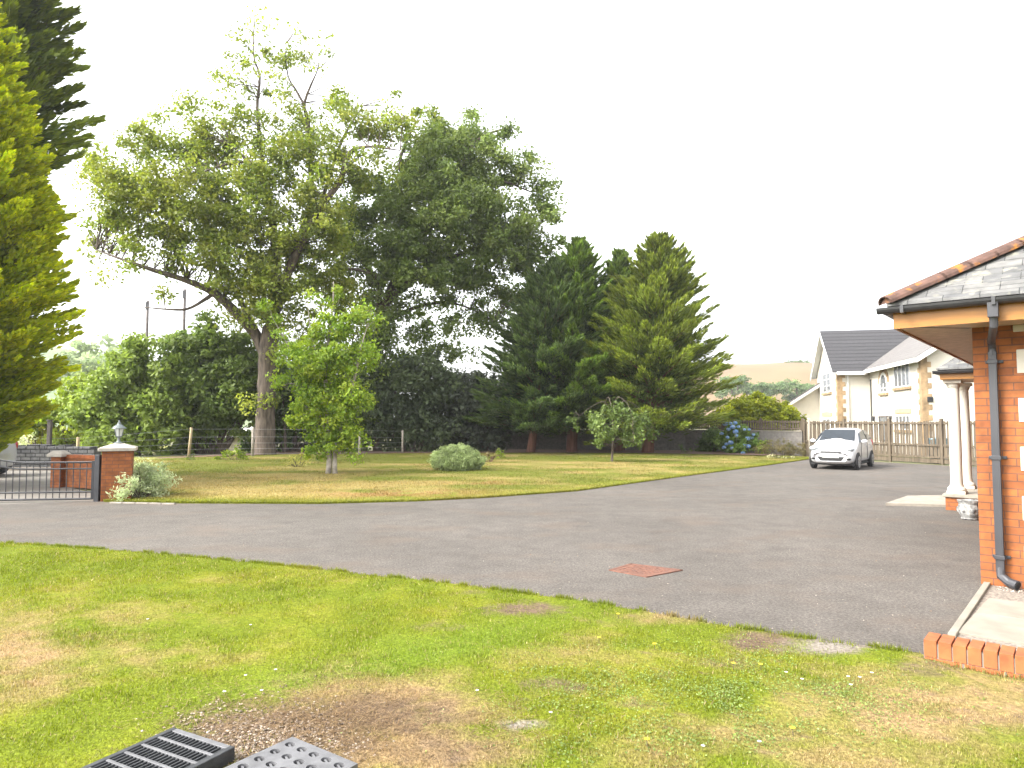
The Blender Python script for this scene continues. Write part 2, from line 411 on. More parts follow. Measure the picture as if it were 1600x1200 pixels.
def conifer(name, base, label, cat, height, crown0, prof, cols_in, cols_tip, seed, nb=300, fr=120, frond=0.22, trunk_r=0.3, bark=None, rise=(0.25, 0.6), lean=(0, 0), group=None, azr=None, vary=(0.7, 1.14), width=0.24, start=0.25, droop=0.0):
    """prof(t) gives branch length at relative crown height t (0 = bottom)."""
    g = np.random.default_rng(seed); base = Vector(base)
    t = thing(name, base, label, cat, group)
    top = Vector((lean[0], lean[1], height))
    tb = MB(); pts, rr = [], []
    for i in range(8):
        k = i / 7; pts.append(base + top * k); rr.append(max(0.015, trunk_r * (1 - k) ** 0.9))
    tb.tube(pts, rr, 10, 0.08)
    tt = np.sort(g.random(nb)) ** 0.9
    bm = tb; VS, CS = [], []
    for k in tt:
        z = crown0 + (height - crown0) * k
        o = np.array(base + top * (z / height))
        az = g.uniform(0, 2 * math.pi) if azr is None else g.uniform(*azr)
        L = max(0.25, prof(k)) * g.uniform(*vary)
        el = rise[0] + (rise[1] - rise[0]) * k + g.normal(0, 0.10)
        h = np.array([math.cos(az), math.sin(az), 0.0])
        s = np.linspace(0, 1, 7)[:, None]
        curve = o + h * L * s * math.cos(el) + np.array([0, 0, 1.0]) * (L * math.sin(el) * s + 0.12 * L * s ** 2 - droop * L * s * (1 - s) * 2)
        bm.tube([tuple(p) for p in curve[::2]], [0.012 + 0.012 * L, 0.01 + 0.008 * L, 0.008, 0.004], 4, 0, False)
        n = int(fr * (0.35 + 0.65 * min(1.5, L / max(0.3, prof(0.3)))))
        u = start + (1 - start) * g.random(n) ** 0.8
        fi = np.clip(u * 6, 0, 5.999); ii = fi.astype(int); ff = (fi - ii)[:, None]
        p = curve[ii] * (1 - ff) + curve[ii + 1] * ff
        tang = nrm(curve[ii + 1] - curve[ii])
        side = nrm(np.cross(tang, [0, 0, 1.0]))
        sg = g.choice([-1.0, 1.0], n)[:, None]
        spread = (1.0 - 0.55 * u)[:, None]
        dirv = nrm(tang * (0.75 + 0.6 * u[:, None]) + side * sg * spread * g.uniform(0.3, 1.1, (n, 1)) + np.array([0, 0, 1.0]) * g.normal(0.12, 0.28, (n, 1)))
        ln = frond * g.uniform(0.6, 1.35, (n, 1)) * (1.15 - 0.3 * u[:, None])
        lat = side * sg * g.random((n, 1)) * L * 0.42 * (1.02 - u[:, None]) + np.array([0, 0, 1.0]) * g.normal(0, 0.05 * L + 0.03, (n, 1)) * (1.15 - u[:, None])
        c = p + lat + dirv * ln * 0.5
        w = nrm(np.cross(dirv, nrm(np.array([0, 0, 1.0]) + 0.8 * g.standard_normal((n, 3)))))
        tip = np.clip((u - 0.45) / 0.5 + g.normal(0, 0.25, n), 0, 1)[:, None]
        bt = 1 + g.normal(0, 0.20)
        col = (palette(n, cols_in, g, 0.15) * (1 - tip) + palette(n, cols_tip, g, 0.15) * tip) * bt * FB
        v, c4 = quads(c, dirv * ln * 0.62, w * ln * width, col)
        VS.append(v); CS.append(c4)
    tb.build('trunk', bark or M['redbark'], t, smooth=True)
    raw_mesh('crown', np.concatenate(VS), 4, np.concatenate(CS), LEAF, t)
    return t

def bush(name, base, label, cat, blobs, cols, seed, size=0.05, clump_r=0.16, leaves=60, per_m3=14, group=None, up=0.4, stems=6, flat=0.9, slim=0.55):
    t = thing(name, base, label, cat, group)
    v, c, cc = leaf_clumps(blobs, per_m3, clump_r, leaves, size, cols, seed, up, flat, slim)
    keep = v.reshape(-1, 4, 3)[:, :, 2].min(axis=1) > base[2] - 0.02
    v = v.reshape(-1, 4, 3)[keep].reshape(-1, 3); c = c.reshape(-1, 4, 3)[keep].reshape(-1, 3)
    st = MB(); g = np.random.default_rng(seed)
    for i in g.permutation(len(cc))[:stems * 6]:
        e = Vector(cc[i]); b = Vector(base) + Vector((e.x - base[0], e.y - base[1], 0)) * 0.25
        st.tube([b, b.lerp(e, 0.5) + Vector((0, 0, 0.05)), e], [size * 0.22, size * 0.16, size * 0.08], 4, 0, False)
    st.build('stems', M['twig'], t)
    raw_mesh('foliage', v, 4, c, LEAF, t)
    return t
def Bp(px, py, rpx, dist, dn=1.0, ry=1.0, rz=1.0):    # blob of crown: picture size turned into metres at its distance
    c = P(px, py, dist); r = rpx / FPX * dist
    return (tuple(c), (r, r * ry, r * rz), dn)

# ------------------------------------------------------------------ ground, drive, lawns
def sheet(name, poly, z, mat, kind='structure', thick=0.0):
    mb = MB()
    if thick: mb.prism([(x, y, z - thick) for x, y in poly], (0, 0, thick))
    else: mb.add([(x, y, z) for x, y in poly], [tuple(range(len(poly)))])
    o = mb.build(name, mat); o['kind'] = kind
    return o
ground_mat = plain('rough_grass_ground', (0.10, 0.115, 0.035), 0.95, c2=(0.12, 0.10, 0.05), scale=0.6)
sheet('ground', [(-900, -200), (900, -200), (900, 1100), (-900, 1100)], -0.03, ground_mat)
sheet('driveway', [(-10.4, 4), (20, 1), (20, 20), (17.3, 22.9), (12.8, 30.2), (8, 30.5), (-6, 20), (-8.2, 15), (-8.6, 14.0), (-10.4, 13.4)], 0.004, M['asphalt'])
road_mat = plain('pale_worn_tarmac', (0.155, 0.14, 0.12), 0.9, var=0.15, scale=1.5)
sheet('road', [(-60, 6), (-10.45, 4), (-10.4, 13.4), (-8.6, 14.1), (-8.4, 14.6), (-11.6, 17.6), (-13.5, 22.6), (-60, 23)], -0.002, road_mat)
sheet('verge', [(-60, 25.0), (-14, 24.6), (-12, 40), (-60, 60)], 0.02, plain('bright_verge_grass', (0.20, 0.20, 0.035), 0.95, var=0.3, scale=1.2))

NE = sorted([(G(px, py).x, G(px, py).y) for px, py in ((-400, 828), (-200, 838), (0, 850), (250, 868), (500, 893), (750, 921), (950, 949), (1100, 976), (1250, 1001), (1438, 1027))])
rD = Vector((0.764, -0.645, 0)).normalized(); sD = Vector((0.645, 0.764, 0)).normalized()
PL0 = G(1441, 1043)                    # near left foot of the brick edging
NEx = [a for a, b in NE] + [PL0.x + 0.02, PL0.x + rD.x * 4]
NEy = [b for a, b in NE] + [PL0.y + 0.05, PL0.y + rD.y * 4 + 0.05]
def pix(x, y):                         # ground -> photograph pixel, for laying out the worn patches once
    cz = y * CP - EYE * SP; cy = -EYE * CP - y * SP
    return 800 + FPX * x / cz, 600 - FPX * cy / cz
def patches(px, py, lst):
    v = np.zeros_like(px)
    for a, b, rx, ry, w in lst:
        d = np.sqrt(((px - a) / rx) ** 2 + ((py - b) / ry) ** 2)
        v = np.maximum(v, w * np.clip(1.35 - d, 0, 1))
    return v
DRY = [(10, 1035, 150, 75, 1.0), (200, 1010, 190, 70, .45), (1480, 1115, 270, 75, 1.1), (1180, 1165, 180, 45, .7), (1040, 972, 130, 16, .9), (1350, 1195, 260, 45, .8),
       (600, 1115, 200, 60, 1.1), (660, 1185, 200, 50, 1.05), (870, 1020, 160, 30, .3), (1000, 1190, 160, 30, .55), (1480, 1045, 90, 26, .9)]
SOIL = [(430, 1160, 180, 62, 1.25), (575, 1125, 165, 44, 1.05), (700, 1182, 160, 38, .7), (820, 957, 85, 15, .95), (870, 1078, 85, 17, .75), (1000, 1110, 60, 12, .6), (690, 985, 60, 9, .55), (1190, 1008, 85, 24, 1.05), (1300, 1016, 75, 17, 1.2),
        (815, 1140, 60, 13, .9), (1150, 1042, 60, 15, .7), (1450, 1052, 70, 18, .8), (740, 930, 50, 10, .5), (1540, 1130, 90, 12, .5)]
def lawn_masks(x, y):
    px, py = pix(x, np.maximum(y, 1.5))
    n1 = fbm(x * 1.7, y * 1.7, 3); n2 = fbm(x * 5.5, y * 5.5, 9); n3 = fbm(x * 14, y * 14, 21)
    dry = np.clip(patches(px, py, DRY) * (0.45 + 1.1 * n2) + (n1 - 0.62) * 1.1 + (n3 - 0.6) * 0.6, 0, 1)
    soil = np.clip((patches(px, py, SOIL) - 0.35) * 1.6 + (n3 - 0.5) * 1.3 * (patches(px, py, SOIL) > 0.05), 0, 1)
    soil = np.maximum(soil, np.clip((n3 - .70) * 6, 0, 1) * .75 * np.clip((px - 650) / 250, 0, 1) * np.clip((1250 - py) / 60, 0, 1) * (n2 > .38))
    lush = np.clip(1.2 - np.abs((py - 1085) + (px - 420) * 0.235) / 45, 0, 1) * np.clip(1.5 - np.abs(px - 600) / 260, 0, 1)
    return dry, soil, np.clip(lush, 0, 1), n1, n2
def lawn_col(x, y):
    dry, soil, lush, n1, n2 = lawn_masks(x, y)
    t = np.clip((n1 - 0.35) * 1.6 + (n2 - 0.5) * 0.8, 0, 1)[:, None]
    c = np.array([0.148, 0.184, 0.014]) * (1 - t) + np.array([0.215, 0.222, 0.020]) * t
    c = c * (1 - 0.8 * lush[:, None]) + np.array([0.140, 0.200, 0.018]) * 0.8 * lush[:, None]
    c = c * (1 - dry[:, None]) + np.array([0.31, 0.215, 0.105]) * dry[:, None]
    return c, dry, soil
def grid_mesh(name, X, Y, Z, colfun, mat):
    h, w = X.shape
    me = bpy.data.meshes.new(name)
    vs = np.stack([X, Y, Z], -1).reshape(-1, 3)
    i = np.arange(h * w).reshape(h, w)
    f = np.stack([i[:-1, :-1], i[:-1, 1:], i[1:, 1:], i[1:, :-1]], -1).reshape(-1, 4)
    me.from_pydata(vs.tolist(), [], f.tolist())
    a = me.attributes.new('col', 'FLOAT_COLOR', 'POINT'); c = np.ones((h * w, 4), np.float32)
    c[:, :3] = colfun(vs[:, 0], vs[:, 1]); a.data.foreach_set('color', c.ravel())
    me.polygons.foreach_set('use_smooth', [True] * len(me.polygons))
    me.materials.append(mat)
    o = link(name, me); o['kind'] = 'structure'
    return o
def near_ground_col(x, y):
    c, dry, soil = lawn_col(x, y)
    g = np.array([0.125, 0.088, 0.058]) * np.ones((len(x), 1)); n = fbm(x * 20, y * 20, 33)[:, None]
    g = g * (0.6 + 0.8 * n)
    px, py = pix(x, np.maximum(y, 1.5)); grey = patches(px, py, [(1300, 1016, 75, 17, 1), (815, 1140, 60, 13, 1)])[:, None]
    g = g * (1 - grey) + np.array([0.21, 0.185, 0.155]) * grey
    return (c * 0.80) * (1 - soil[:, None]) + g * soil[:, None]
xs = np.linspace(-12, 7, 330); tt = np.linspace(0, 1, 210)
ye = np.interp(xs, NEx, NEy) + 0.05 * (fbm(xs * 3, xs * 0, 5) - 0.5) + 0.05 * (fbm(xs * 11, xs * 0, 6) - 0.5)
X = np.repeat(xs[None], 210, 0); Y = 1.2 + (ye[None] - 1.2) * tt[:, None]
Z = 0.028 + 0.02 * (fbm(X * 2.5, Y * 2.5, 8) - 0.5); Z[-1] = 0.0; Z[0] = -0.02
grid_mesh('front_lawn', X, Y, Z, near_ground_col, TURF)

def blades(name, x, y, z, h, w, col, g):
    n = len(x); az = g.uniform(0, 2 * math.pi, n); ln = g.normal(0, 0.55, n)
    b = np.stack([x, y, z], -1); s = np.stack([np.cos(az), np.sin(az), 0 * az], -1) * (w / 2)[:, None]
    f = np.stack([-np.sin(az), np.cos(az), 0 * az], -1)
    tip = b + f * (h * ln)[:, None] + np.stack([0 * h, 0 * h, h], -1)
    v = np.stack([b - s, b + s, tip], 1).reshape(-1, 3)
    o = raw_mesh(name, v, 3, np.repeat(col, 3, axis=0), LEAF)
    return o
g = np.random.default_rng(11); N = 620000
# blade density falls with distance from the drive's edge of the frame: sampled so near turf is densest
yy = 3.0 + 6.9 * g.random(N) ** 1.35; xx = g.uniform(-9.6, 5.2, N)
lim = np.interp(xx, NEx, NEy) + g.normal(0, 0.03, N)
k = (yy < lim) & (np.abs(xx) < yy * 0.80 + 0.3); xx, yy = xx[k], yy[k]
c, dry, soil = lawn_col(xx, yy)
k = g.random(len(xx)) > soil * 0.93; xx, yy, c, dry, soil = xx[k], yy[k], c[k], dry[k], soil[k]
n = len(xx)
tall = fbm(xx * 9, yy * 9, 44)
hh = (0.008 + 0.015 * g.random(n)) * (0.5 + 1.1 * tall) * (1 - 0.25 * dry) * (1 + 0.10 * yy * 0.3)
c = c * (1 + 0.26 * g.standard_normal((n, 1))).clip(0.4, 1.8)
straw = g.random(n) < 0.05 + 0.28 * dry
c[straw] = np.array([0.40, 0.31, 0.155]) * g.uniform(0.6, 1.2, (straw.sum(), 1))
tag(blades('grass', xx, yy, np.full(n, 0.022), hh, 0.0028 + 0.0008 * yy * g.uniform(0.6, 1.4, n), c, g), 'short patchy green and yellow turf of the front lawn', 'grass', kind='stuff')
# taller tufts where the turf meets the drive, and weeds by the brick edging
xe = g.uniform(-9, 2.9, 26000); yv = np.interp(xe, NEx, NEy) - np.abs(g.normal(0, 0.05, 26000)) + 0.03
k = fbm(xe * 6, yv * 6, 61) > 0.50; xe, yv = xe[k], yv[k]
c, dry, soil = lawn_col(xe, yv); m = len(xe)
tag(blades('edge_grass', xe, yv, np.full(m, 0.0), g.uniform(0.02, 0.075, m), g.uniform(0.006, 0.014, m), c * g.uniform(0.6, 1.15, (m, 1)), g), 'ragged grass tufts along the edge of the driveway', 'grass', kind='stuff')
# dead straw strewn over the bare soil round the drain covers
m = 7500; pxs = g.normal(540, 140, m); pys = g.normal(1138, 36, m)
q = np.array([tuple(G(a, b)) for a, b in zip(pxs, np.minimum(pys, 1240))])
az = g.uniform(0, 6.28, m); L = g.uniform(0.02, 0.09, m)
d = np.stack([np.cos(az), np.sin(az), g.uniform(-0.05, 0.25, m)], -1) * (L / 2)[:, None]
s = np.stack([-np.sin(az), np.cos(az), 0 * az], -1) * 0.0016
q[:, 2] = g.uniform(0.025, 0.05, m)
vv = np.stack([q - d, q - s, q + d, q + s], 1).reshape(-1, 3)
cc = palette(m, [(0.34, 0.25, 0.135), (0.24, 0.16, 0.085), (0.12, 0.078, 0.045)], g)
tag(raw_mesh('straw', vv, 4, np.repeat(cc, 4, axis=0), LEAF), 'dead straw and clippings strewn over bare soil beside the drain covers', 'straw', kind='stuff')
# clover and plantain growing through the turf
m = 26000; px_ = g.normal(1130, 190, m); py_ = g.normal(1085, 55, m)
k = (py_ > 985) & (py_ < 1235); q = np.array([tuple(G(a, b, .04)) for a, b in zip(px_[k], py_[k])])
k = (fbm(q[:, 0] * 4, q[:, 1] * 4, 91) + .16 * g.standard_normal(len(q)) > .62) & (q[:, 1] < np.interp(q[:, 0], NEx, NEy) - .05); q = q[k]; m = len(q)
q[:, 2] = g.uniform(.028, .05, m); az = g.uniform(0, 6.28, m); t_ = nrm(np.stack([np.cos(az), np.sin(az), g.normal(0, .3, m)], -1)); b_ = nrm(np.cross(t_, nrm(np.array([0, 0, 1.]) + .5 * g.standard_normal((m, 3)))))
sz = g.uniform(.004, .009, (m, 1)); vv, cc = quads(q, t_ * sz, b_ * sz * .7, palette(m, [(.130, .195, .035), (.180, .245, .060), (.240, .290, .110)], g))
tag(raw_mesh('clover', vv, 4, cc, LEAF), 'bluish green clover and low weeds spreading through the front lawn', 'weeds', kind='stuff')
# grit and bits of dead leaf on the tarmac
# loose chippings
def pebbles(name, q, r, cols, label):
    oc = np.array([[1, 0, 0], [-1, 0, 0], [0, 1, 0], [0, -1, 0], [0, 0, 1], [0, 0, -1]], float)
    F = [(0, 2, 4), (2, 1, 4), (1, 3, 4), (3, 0, 4), (2, 0, 5), (1, 2, 5), (3, 1, 5), (0, 3, 5)]
    n = len(q); P6 = q[:, None] + oc[None] * r[:, None, None] * g.uniform(0.5, 1.3, (n, 6, 1)) * np.array([1, 1, 0.6])
    V3 = P6[:, F].reshape(-1, 3)
    return tag(raw_mesh(name, V3, 3, np.repeat(cols, 24, axis=0), PEB), label, 'gravel', kind='stuff')
PEB, _n, _l, _b = nt('chippings'); _a = node(_n, 'ShaderNodeAttribute', attribute_name='col'); _l.new(_a.outputs['Color'], _b.inputs['Base Color']); _b.inputs['Roughness'].default_value = 0.9
m = 1900; q = np.array([tuple(G(a, b, 0.03)) for a, b in zip(g.normal(420, 75, m), g.normal(1150, 26, m))])
pebbles('gravel', q, g.uniform(0.004, 0.012, m), palette(m, [(0.40, 0.34, 0.27), (0.20, 0.15, 0.11), (0.10, 0.075, 0.055), (0.33, 0.27, 0.21)], g), 'small loose stones on the bare soil between the drain covers')

m = 900; q = np.array([tuple(G(a, b, .006)) for a, b in zip(g.uniform(60, 1520, m), 800 + 190 * g.random(m))])
k = q[:, 1] > np.interp(q[:, 0], NEx, NEy) + .02; q = q[k]; m = len(q)
xe2 = g.uniform(-4, 2.8, 900); q = np.concatenate([q, np.stack([xe2, np.interp(xe2, NEx, NEy) + np.abs(g.normal(0, .10, 900)) + .01, 0 * xe2 + .006], -1)]); m = len(q)
pebbles('gravel', q, g.uniform(.003, .0085, m), palette(m, [(.22, .19, .16), (.12, .10, .085), (.16, .10, .06), (.34, .31, .27)], g), 'loose grit and crumbs of soil scattered over the driveway')
# far lawn
FE = [(168, 785), (180, 785), (270, 787), (500, 788), (650, 784), (750, 779), (900, 768), (1050, 747), (1200, 727), (1264, 717.5)]
pxs = np.linspace(168, 1262, 300); pf = np.interp(pxs, [a for a, b in FE], [b for a, b in FE])
fd = np.array([G(a, b).y for a, b in zip(pxs, pf)]); bd = np.interp(pxs, [168, 210, 420, 840, 1100, 1262], [22.0, 27.0, 32.0, 35.0, 33.0, 30.4]); bd = np.maximum(bd, fd + 0.3)
ua = (pxs - 800) / FPX / (CP)
tt = np.linspace(0, 1, 160)
Y = fd[None] + (bd - fd)[None] * tt[:, None] ** 1.3; X = Y * ua[None] / 1.0
Z = 0.03 + 0.05 * (fbm(X, Y, 15) - 0.5) + np.clip((Y - fd[None]) / 12, 0, 1) * 0.06; Z[0] = 0.006; Z[-1] = 0.0
def far_col(x, y):
    n = fbm(x * 0.5, y * 0.9, 71); n2 = fbm(x * 2.3, y * 2.3, 75)
    px, py = pix(x, y)
    dry = np.clip((n - 0.42) * 2.6 + (n2 - 0.5) * 1.0 + patches(px, py, [(480, 765, 240, 22, .75), (900, 730, 260, 10, .5)]) - patches(px, py, [(650, 722, 400, 8, .5)]) * 0.6, 0, 1)[:, None]
    edge = np.clip(1 - (y - np.interp(px, pxs, fd)) / 1.4, 0, 1)[:, None]
    c = np.array([0.150, 0.165, 0.028]) * (1 - dry) + np.array([0.30, 0.235, 0.085]) * dry
    c = c * (1 - 0.7 * edge) + np.array([0.22, 0.24, 0.03]) * 0.7 * edge
    rd = patches(px, py, [(620, 775, 150, 7, .9), (760, 757, 60, 5, .7)])[:, None] * (n2[:, None] > 0.42)
    return c * (1 - 0.6 * rd) + np.array([0.26, 0.13, 0.06]) * 0.6 * rd
grid_mesh('back_lawn', X, Y, Z, lambda x, y: far_col(x, y) * 0.9, TURF)
N = 170000; ci = g.uniform(0, 299, N); ti = g.random(N) ** 1.5
i0 = np.minimum(ci.astype(int), 298); f0 = ci - i0
fdi = fd[i0] * (1 - f0) + fd[i0 + 1] * f0; bdi = bd[i0] * (1 - f0) + bd[i0 + 1] * f0
y = fdi + (bdi - fdi) * ti ** 1.3; x = y * ((pxs[i0] * (1 - f0) + pxs[i0 + 1] * f0) - 800) / FPX / CP
c = far_col(x, y) * (1 + 0.2 * g.standard_normal((N, 1))).clip(0.5, 1.6)
tag(blades('grass', x, y, 0.02 + np.clip((y - fdi) / 12, 0, 1) * 0.06, g.uniform(0.02, 0.05, N), g.uniform(0.012, 0.03, N), c, g), 'dry yellowing turf of the far lawn under the trees', 'grass', kind='stuff')
# mulch strip under the conifers and hedge
q = [P(a, 700, d).to_2d() for a, d in ((700, 33.0), (840, 33.0), (1000, 32.6), (1100, 31.6), (1190, 30.5), (1225, 30.9), (1100, 35.3), (900, 36.5), (700, 36.8), (430, 33.5), (240, 28.5), (250, 28.0), (430, 31.5), (600, 32.3))]
sheet('soil_bed', [(p.x, p.y) for p in q], 0.11, M['bed'])

# ------------------------------------------------------------------ small things in the front lawn and drive
def drain(name, corner, a, b, label, kind):
    zt = .03 + (.065 if kind == 'grid' else .045); o = G(*corner, zt)
    a = (G(*a, zt) - o); b = (G(*b, zt) - o); o.z = .03; a.z = b.z = 0; b.normalize(); a = (a - b * a.dot(b)).normalized()
    t = thing(name, o, label, 'drain cover')
    f = MB()
    if kind == 'grid':
        W, L, H = 0.42, 0.60, 0.065
        for i in range(8):
            f.box(o + b * (L * i / 7) + a * W / 2 + Vector((0, 0, H / 2)), (W, 0.016 if 0 < i < 7 else 0.03, H), a, b)
        fr = MB()
        for i in range(2): fr.box(o + a * (W * i) + b * L / 2 + Vector((0, 0, H / 2)), (L + 0.03, 0.03, H + 0.004), b)
        fr.build('rim', M['recycled'], t, bevel=0.004)
        bars = MB()
        for i in range(1, 16): bars.box(o + a * (W * i / 16) + b * L / 2 + Vector((0, 0, H / 2 + 0.008)), (L - 0.03, 0.007, H - 0.022), b)
        f.build('cross_ribs', M['grate_metal'], t, bevel=0.002); bars.build('slats', M['recycled'], t)
        MB().box(o + a * W / 2 + b * L / 2 + Vector((0, 0, 0.004)), (W - 0.04, L - 0.04, 0.006), a, b).build('shade_backing', M['soil'], t)  # dark sheet painted as the shade under the slats
    else:
        W, L, H, nx, ny = 0.44, 0.60, 0.045, 5, 7
        cw, cl = W / nx, L / ny
        for i in range(nx):
            for j in range(ny):
                q0 = o + a * (cw * i) + b * (cl * j) + Vector((0, 0, H)); n = 16; vs = []
                for s in range(n):
                    an = 2 * math.pi * s / n; ca, sa = math.cos(an), math.sin(an); mx = max(abs(ca), abs(sa))
                    vs.append(q0 + a * cw * (0.5 + 0.5 * ca / mx) + b * cl * (0.5 + 0.5 * sa / mx))
                for s in range(n):
                    an = 2 * math.pi * s / n
                    vs.append(q0 + a * cw * (0.5 + 0.32 * math.cos(an)) + b * cl * (0.5 + 0.27 * math.sin(an)))
                for s in range(n): vs.append(vs[n + s] - Vector((0, 0, 0.03)))
                f.add(vs, [(s, (s + 1) % n, n + (s + 1) % n, n + s) for s in range(n)] + [(n + s, n + (s + 1) % n, 2 * n + (s + 1) % n, 2 * n + s) for s in range(n)])
        for i in range(2):
            f.box(o + a * (W * i + (0.008 if i else -0.008)) + b * L / 2 + Vector((0, 0, H / 2)), (L + 0.03, 0.014, H), b)
            f.box(o + b * (L * i + (0.008 if i else -0.008)) + a * W / 2 + Vector((0, 0, H / 2)), (W, 0.014, H), a)
        rb = f
        for i in range(nx):
            for j in range(ny):
                rb.box(o + a * cw * (i + .5) + b * cl * (j + .5) + Vector((0, 0, H - 0.012)), (cw * 0.62, 0.010, 0.008), (a + b * 0.4).normalized())
        f.build('perforated_plate', M['grate_metal'], t)
        MB().box(o + a * W / 2 + b * L / 2 + Vector((0, 0, 0.006)), (W - 0.02, L - 0.02, 0.006), a, b).build('shade_backing', M['soil'], t)  # dark sheet painted as the shade seen through the slots
    return t
drain('drain_cover', (270, 1139), (329, 1172), (152, 1191), 'black ribbed plastic grating lying in the grass at the bottom left', 'grid')
drain('drain_cover', (456, 1154), (546, 1198), (360, 1198), 'grey plate with rows of oval slots on bare soil at the bottom', 'plate')

mc = [G(954, 892), G(1010, 902.5), G(1064, 892), G(986, 882.5)]
ctr = sum(mc, Vector()) / 4
t = thing('manhole_cover', ctr, 'rusty red iron cover set flush in the middle of the driveway', 'manhole cover')
fr, pl = MB(), MB()
for i in range(4):
    p, q2 = mc[i], mc[(i + 1) % 4]; e = (q2 - p)
    fr.box((p + q2) / 2 + Vector((0, 0, 0.008)), (e.length + 0.02, 0.035, 0.012), e)
ins = [ctr + (p - ctr) * 0.93 for p in mc]
pl.prism([p + Vector((0, 0, 0.002)) for p in ins], (0, 0, 0.009))
for i in range(1, 8):
    for j in range(1, 8):
        a_ = ins[0].lerp(ins[3], i / 8); b_ = ins[1].lerp(ins[2], i / 8); p = a_.lerp(b_, j / 8)
        pl.box(p + Vector((0, 0, 0.0125)), (0.035, 0.014, 0.005), (ins[1] - ins[0]) if (i + j) % 2 else (ins[3] - ins[0]))
fr.build('frame', M['rust'], t); pl.build('plate', M['rust'], t)

for (px, py) in ((408, 1085), (350, 1087), (383, 1061), (430, 1052), (1343, 1064), (1325, 1063), (1329, 1076), (1362, 1057), (1186, 1166), (1253, 1067), (1098, 1173), (230, 972), (391, 981), (1228, 1056), (860, 1120), (745, 1085)):
    p = G(px, py, 0.03); t = thing('daisy', p, 'tiny white daisy flowering in the front lawn', 'flower', 'daisies in the front lawn')
    MB().tube([p, p + Vector((0.002, 0, 0.022))], 0.001, 5).build('stem', M['twig'], t)
    fl = MB(); hc = p + Vector((0.002, 0, 0.024))
    for kx in range(10):
        an = kx * 0.628; dd = Vector((math.cos(an), math.sin(an), 0.15)); fl.box(hc + dd * 0.0055, (0.009, 0.0032, 0.001), dd)
    fl.build('petals', M['white'], t); MB().ball(hc, (0.003, 0.003, 0.002), 8, 4).build('centre', M['ochre'], t)
yel = plain('yellow_petal', (0.65, 0.50, 0.02), 0.7)
for (px, py) in ((966, 967), (1023, 1015), (1146, 1046), (1189, 1048), (1239, 1150), (1011, 1168), (936, 1005)):
    p = G(px, py, 0.03); t = thing('dandelion', p, 'small yellow dandelion flowering in the front lawn', 'flower', 'dandelions in the front lawn')
    MB().tube([p, p + Vector((0, 0.002, 0.035))], 0.002, 5).build('stem', M['twig'], t)
    fl = MB()
    for kx in range(14):
        an = kx * 0.449; dd = Vector((math.cos(an), math.sin(an), 0.35)); fl.box(p + Vector((0, 0.002, 0.038)) + dd * 0.007, (0.013, 0.0035, 0.002), dd)
    fl.build('petals', yel, t)

# ------------------------------------------------------------------ brick bungalow on the right
C0 = G(1533, 913); UP = Vector((0, 0, 1))
def W(r, s, z=0.0): return C0 + rD * r + sD * s + UP * z        # r: along the front wall, s: going back along the side
EZ = 2.60; OV = 0.60
bung = thing('bungalow', C0, 'orange brick bungalow with slate hipped roof and orange fascia at the right edge', 'house')
LR, LS = 8.0, 11.0
wl_ = MB()
# front wall with a window opening, then the other three walls
WX0, WX1, WZ0, WZ1 = 0.86, 2.26, 0.62, 2.30
for (r0, r1, z0, z1) in ((0, WX0, -0.05, EZ), (WX0, WX1, -0.05, WZ0), (WX0, WX1, WZ1, EZ), (WX1, LR, -0.05, EZ)):
    wl_.prism([W(r0, 0, z0), W(r1, 0, z0), W(r1, 0, z1), W(r0, 0, z1)], sD * 0.28)
wl_.prism([W(0, 0.28, -0.05), W(0, LS, -0.05), W(0, LS, EZ), W(0, 0.28, EZ)], rD * 0.28)
wl_.prism([W(LR, 0.28, -0.05), W(LR, LS, -0.05), W(LR, LS, EZ), W(LR, 0.28, EZ)], -rD * 0.28)
wl_.prism([W(0.28, LS, -0.05), W(LR - 0.28, LS, -0.05), W(LR - 0.28, LS, EZ), W(0.28, LS, EZ)], -sD * 0.28)
wall = wl_.build('wall', M['brick'], bung)
qn = MB()                                                        # cream blocks toothed round the window
qx = (V(1594, 700, C0, (-0.645, -0.764)) - C0).dot(rD)
zz = [(V(1594, y, C0, (-0.645, -0.764)).z) for y in (546, 583, 622, 660, 698, 736, 775, 813, 852)]
for i in range(0, 9, 2):
    z1 = zz[i]; z0 = z1 - 0.235
    for sx, xx_ in ((1, qx), (-1, WX1 + (WX0 - qx))):
        qn = MB(); qn.prism([W(xx_, -0.012, z0), W(xx_ + sx * 0.30, -0.012, z0), W(xx_ + sx * 0.30, -0.012, z1), W(xx_, -0.012, z1)], sD * 0.05); qn.build('quoin', M['cream'], wall, bevel=0.006)
qn = MB(); qn.prism([W(qx - 0.02, -0.012, EZ - 0.07), W(WX1 + 0.2, -0.012, EZ - 0.07), W(WX1 + 0.2, -0.012, EZ - 0.003), W(qx - 0.02, -0.012, EZ - 0.003)], sD * 0.03)
qn.build('lintel', M['cream'], wall, bevel=0.006)
wf = MB(); ww = WX1 - WX0; wh = WZ1 - WZ0
for r0, r1, z0, z1 in ((0, ww, 0, .07), (0, ww, wh - .07, wh), (0, .07, .07, wh - .07), (ww - .07, ww, .07, wh - .07), (ww / 2 - .04, ww / 2 + .04, .07, wh - .07)):
    wf.prism([W(WX0 + r0, .10, WZ0 + z0), W(WX0 + r1, .10, WZ0 + z0), W(WX0 + r1, .10, WZ0 + z1), W(WX0 + r0, .10, WZ0 + z1)], sD * 0.06)
wfo = wf.build('window', M['white'], bung)
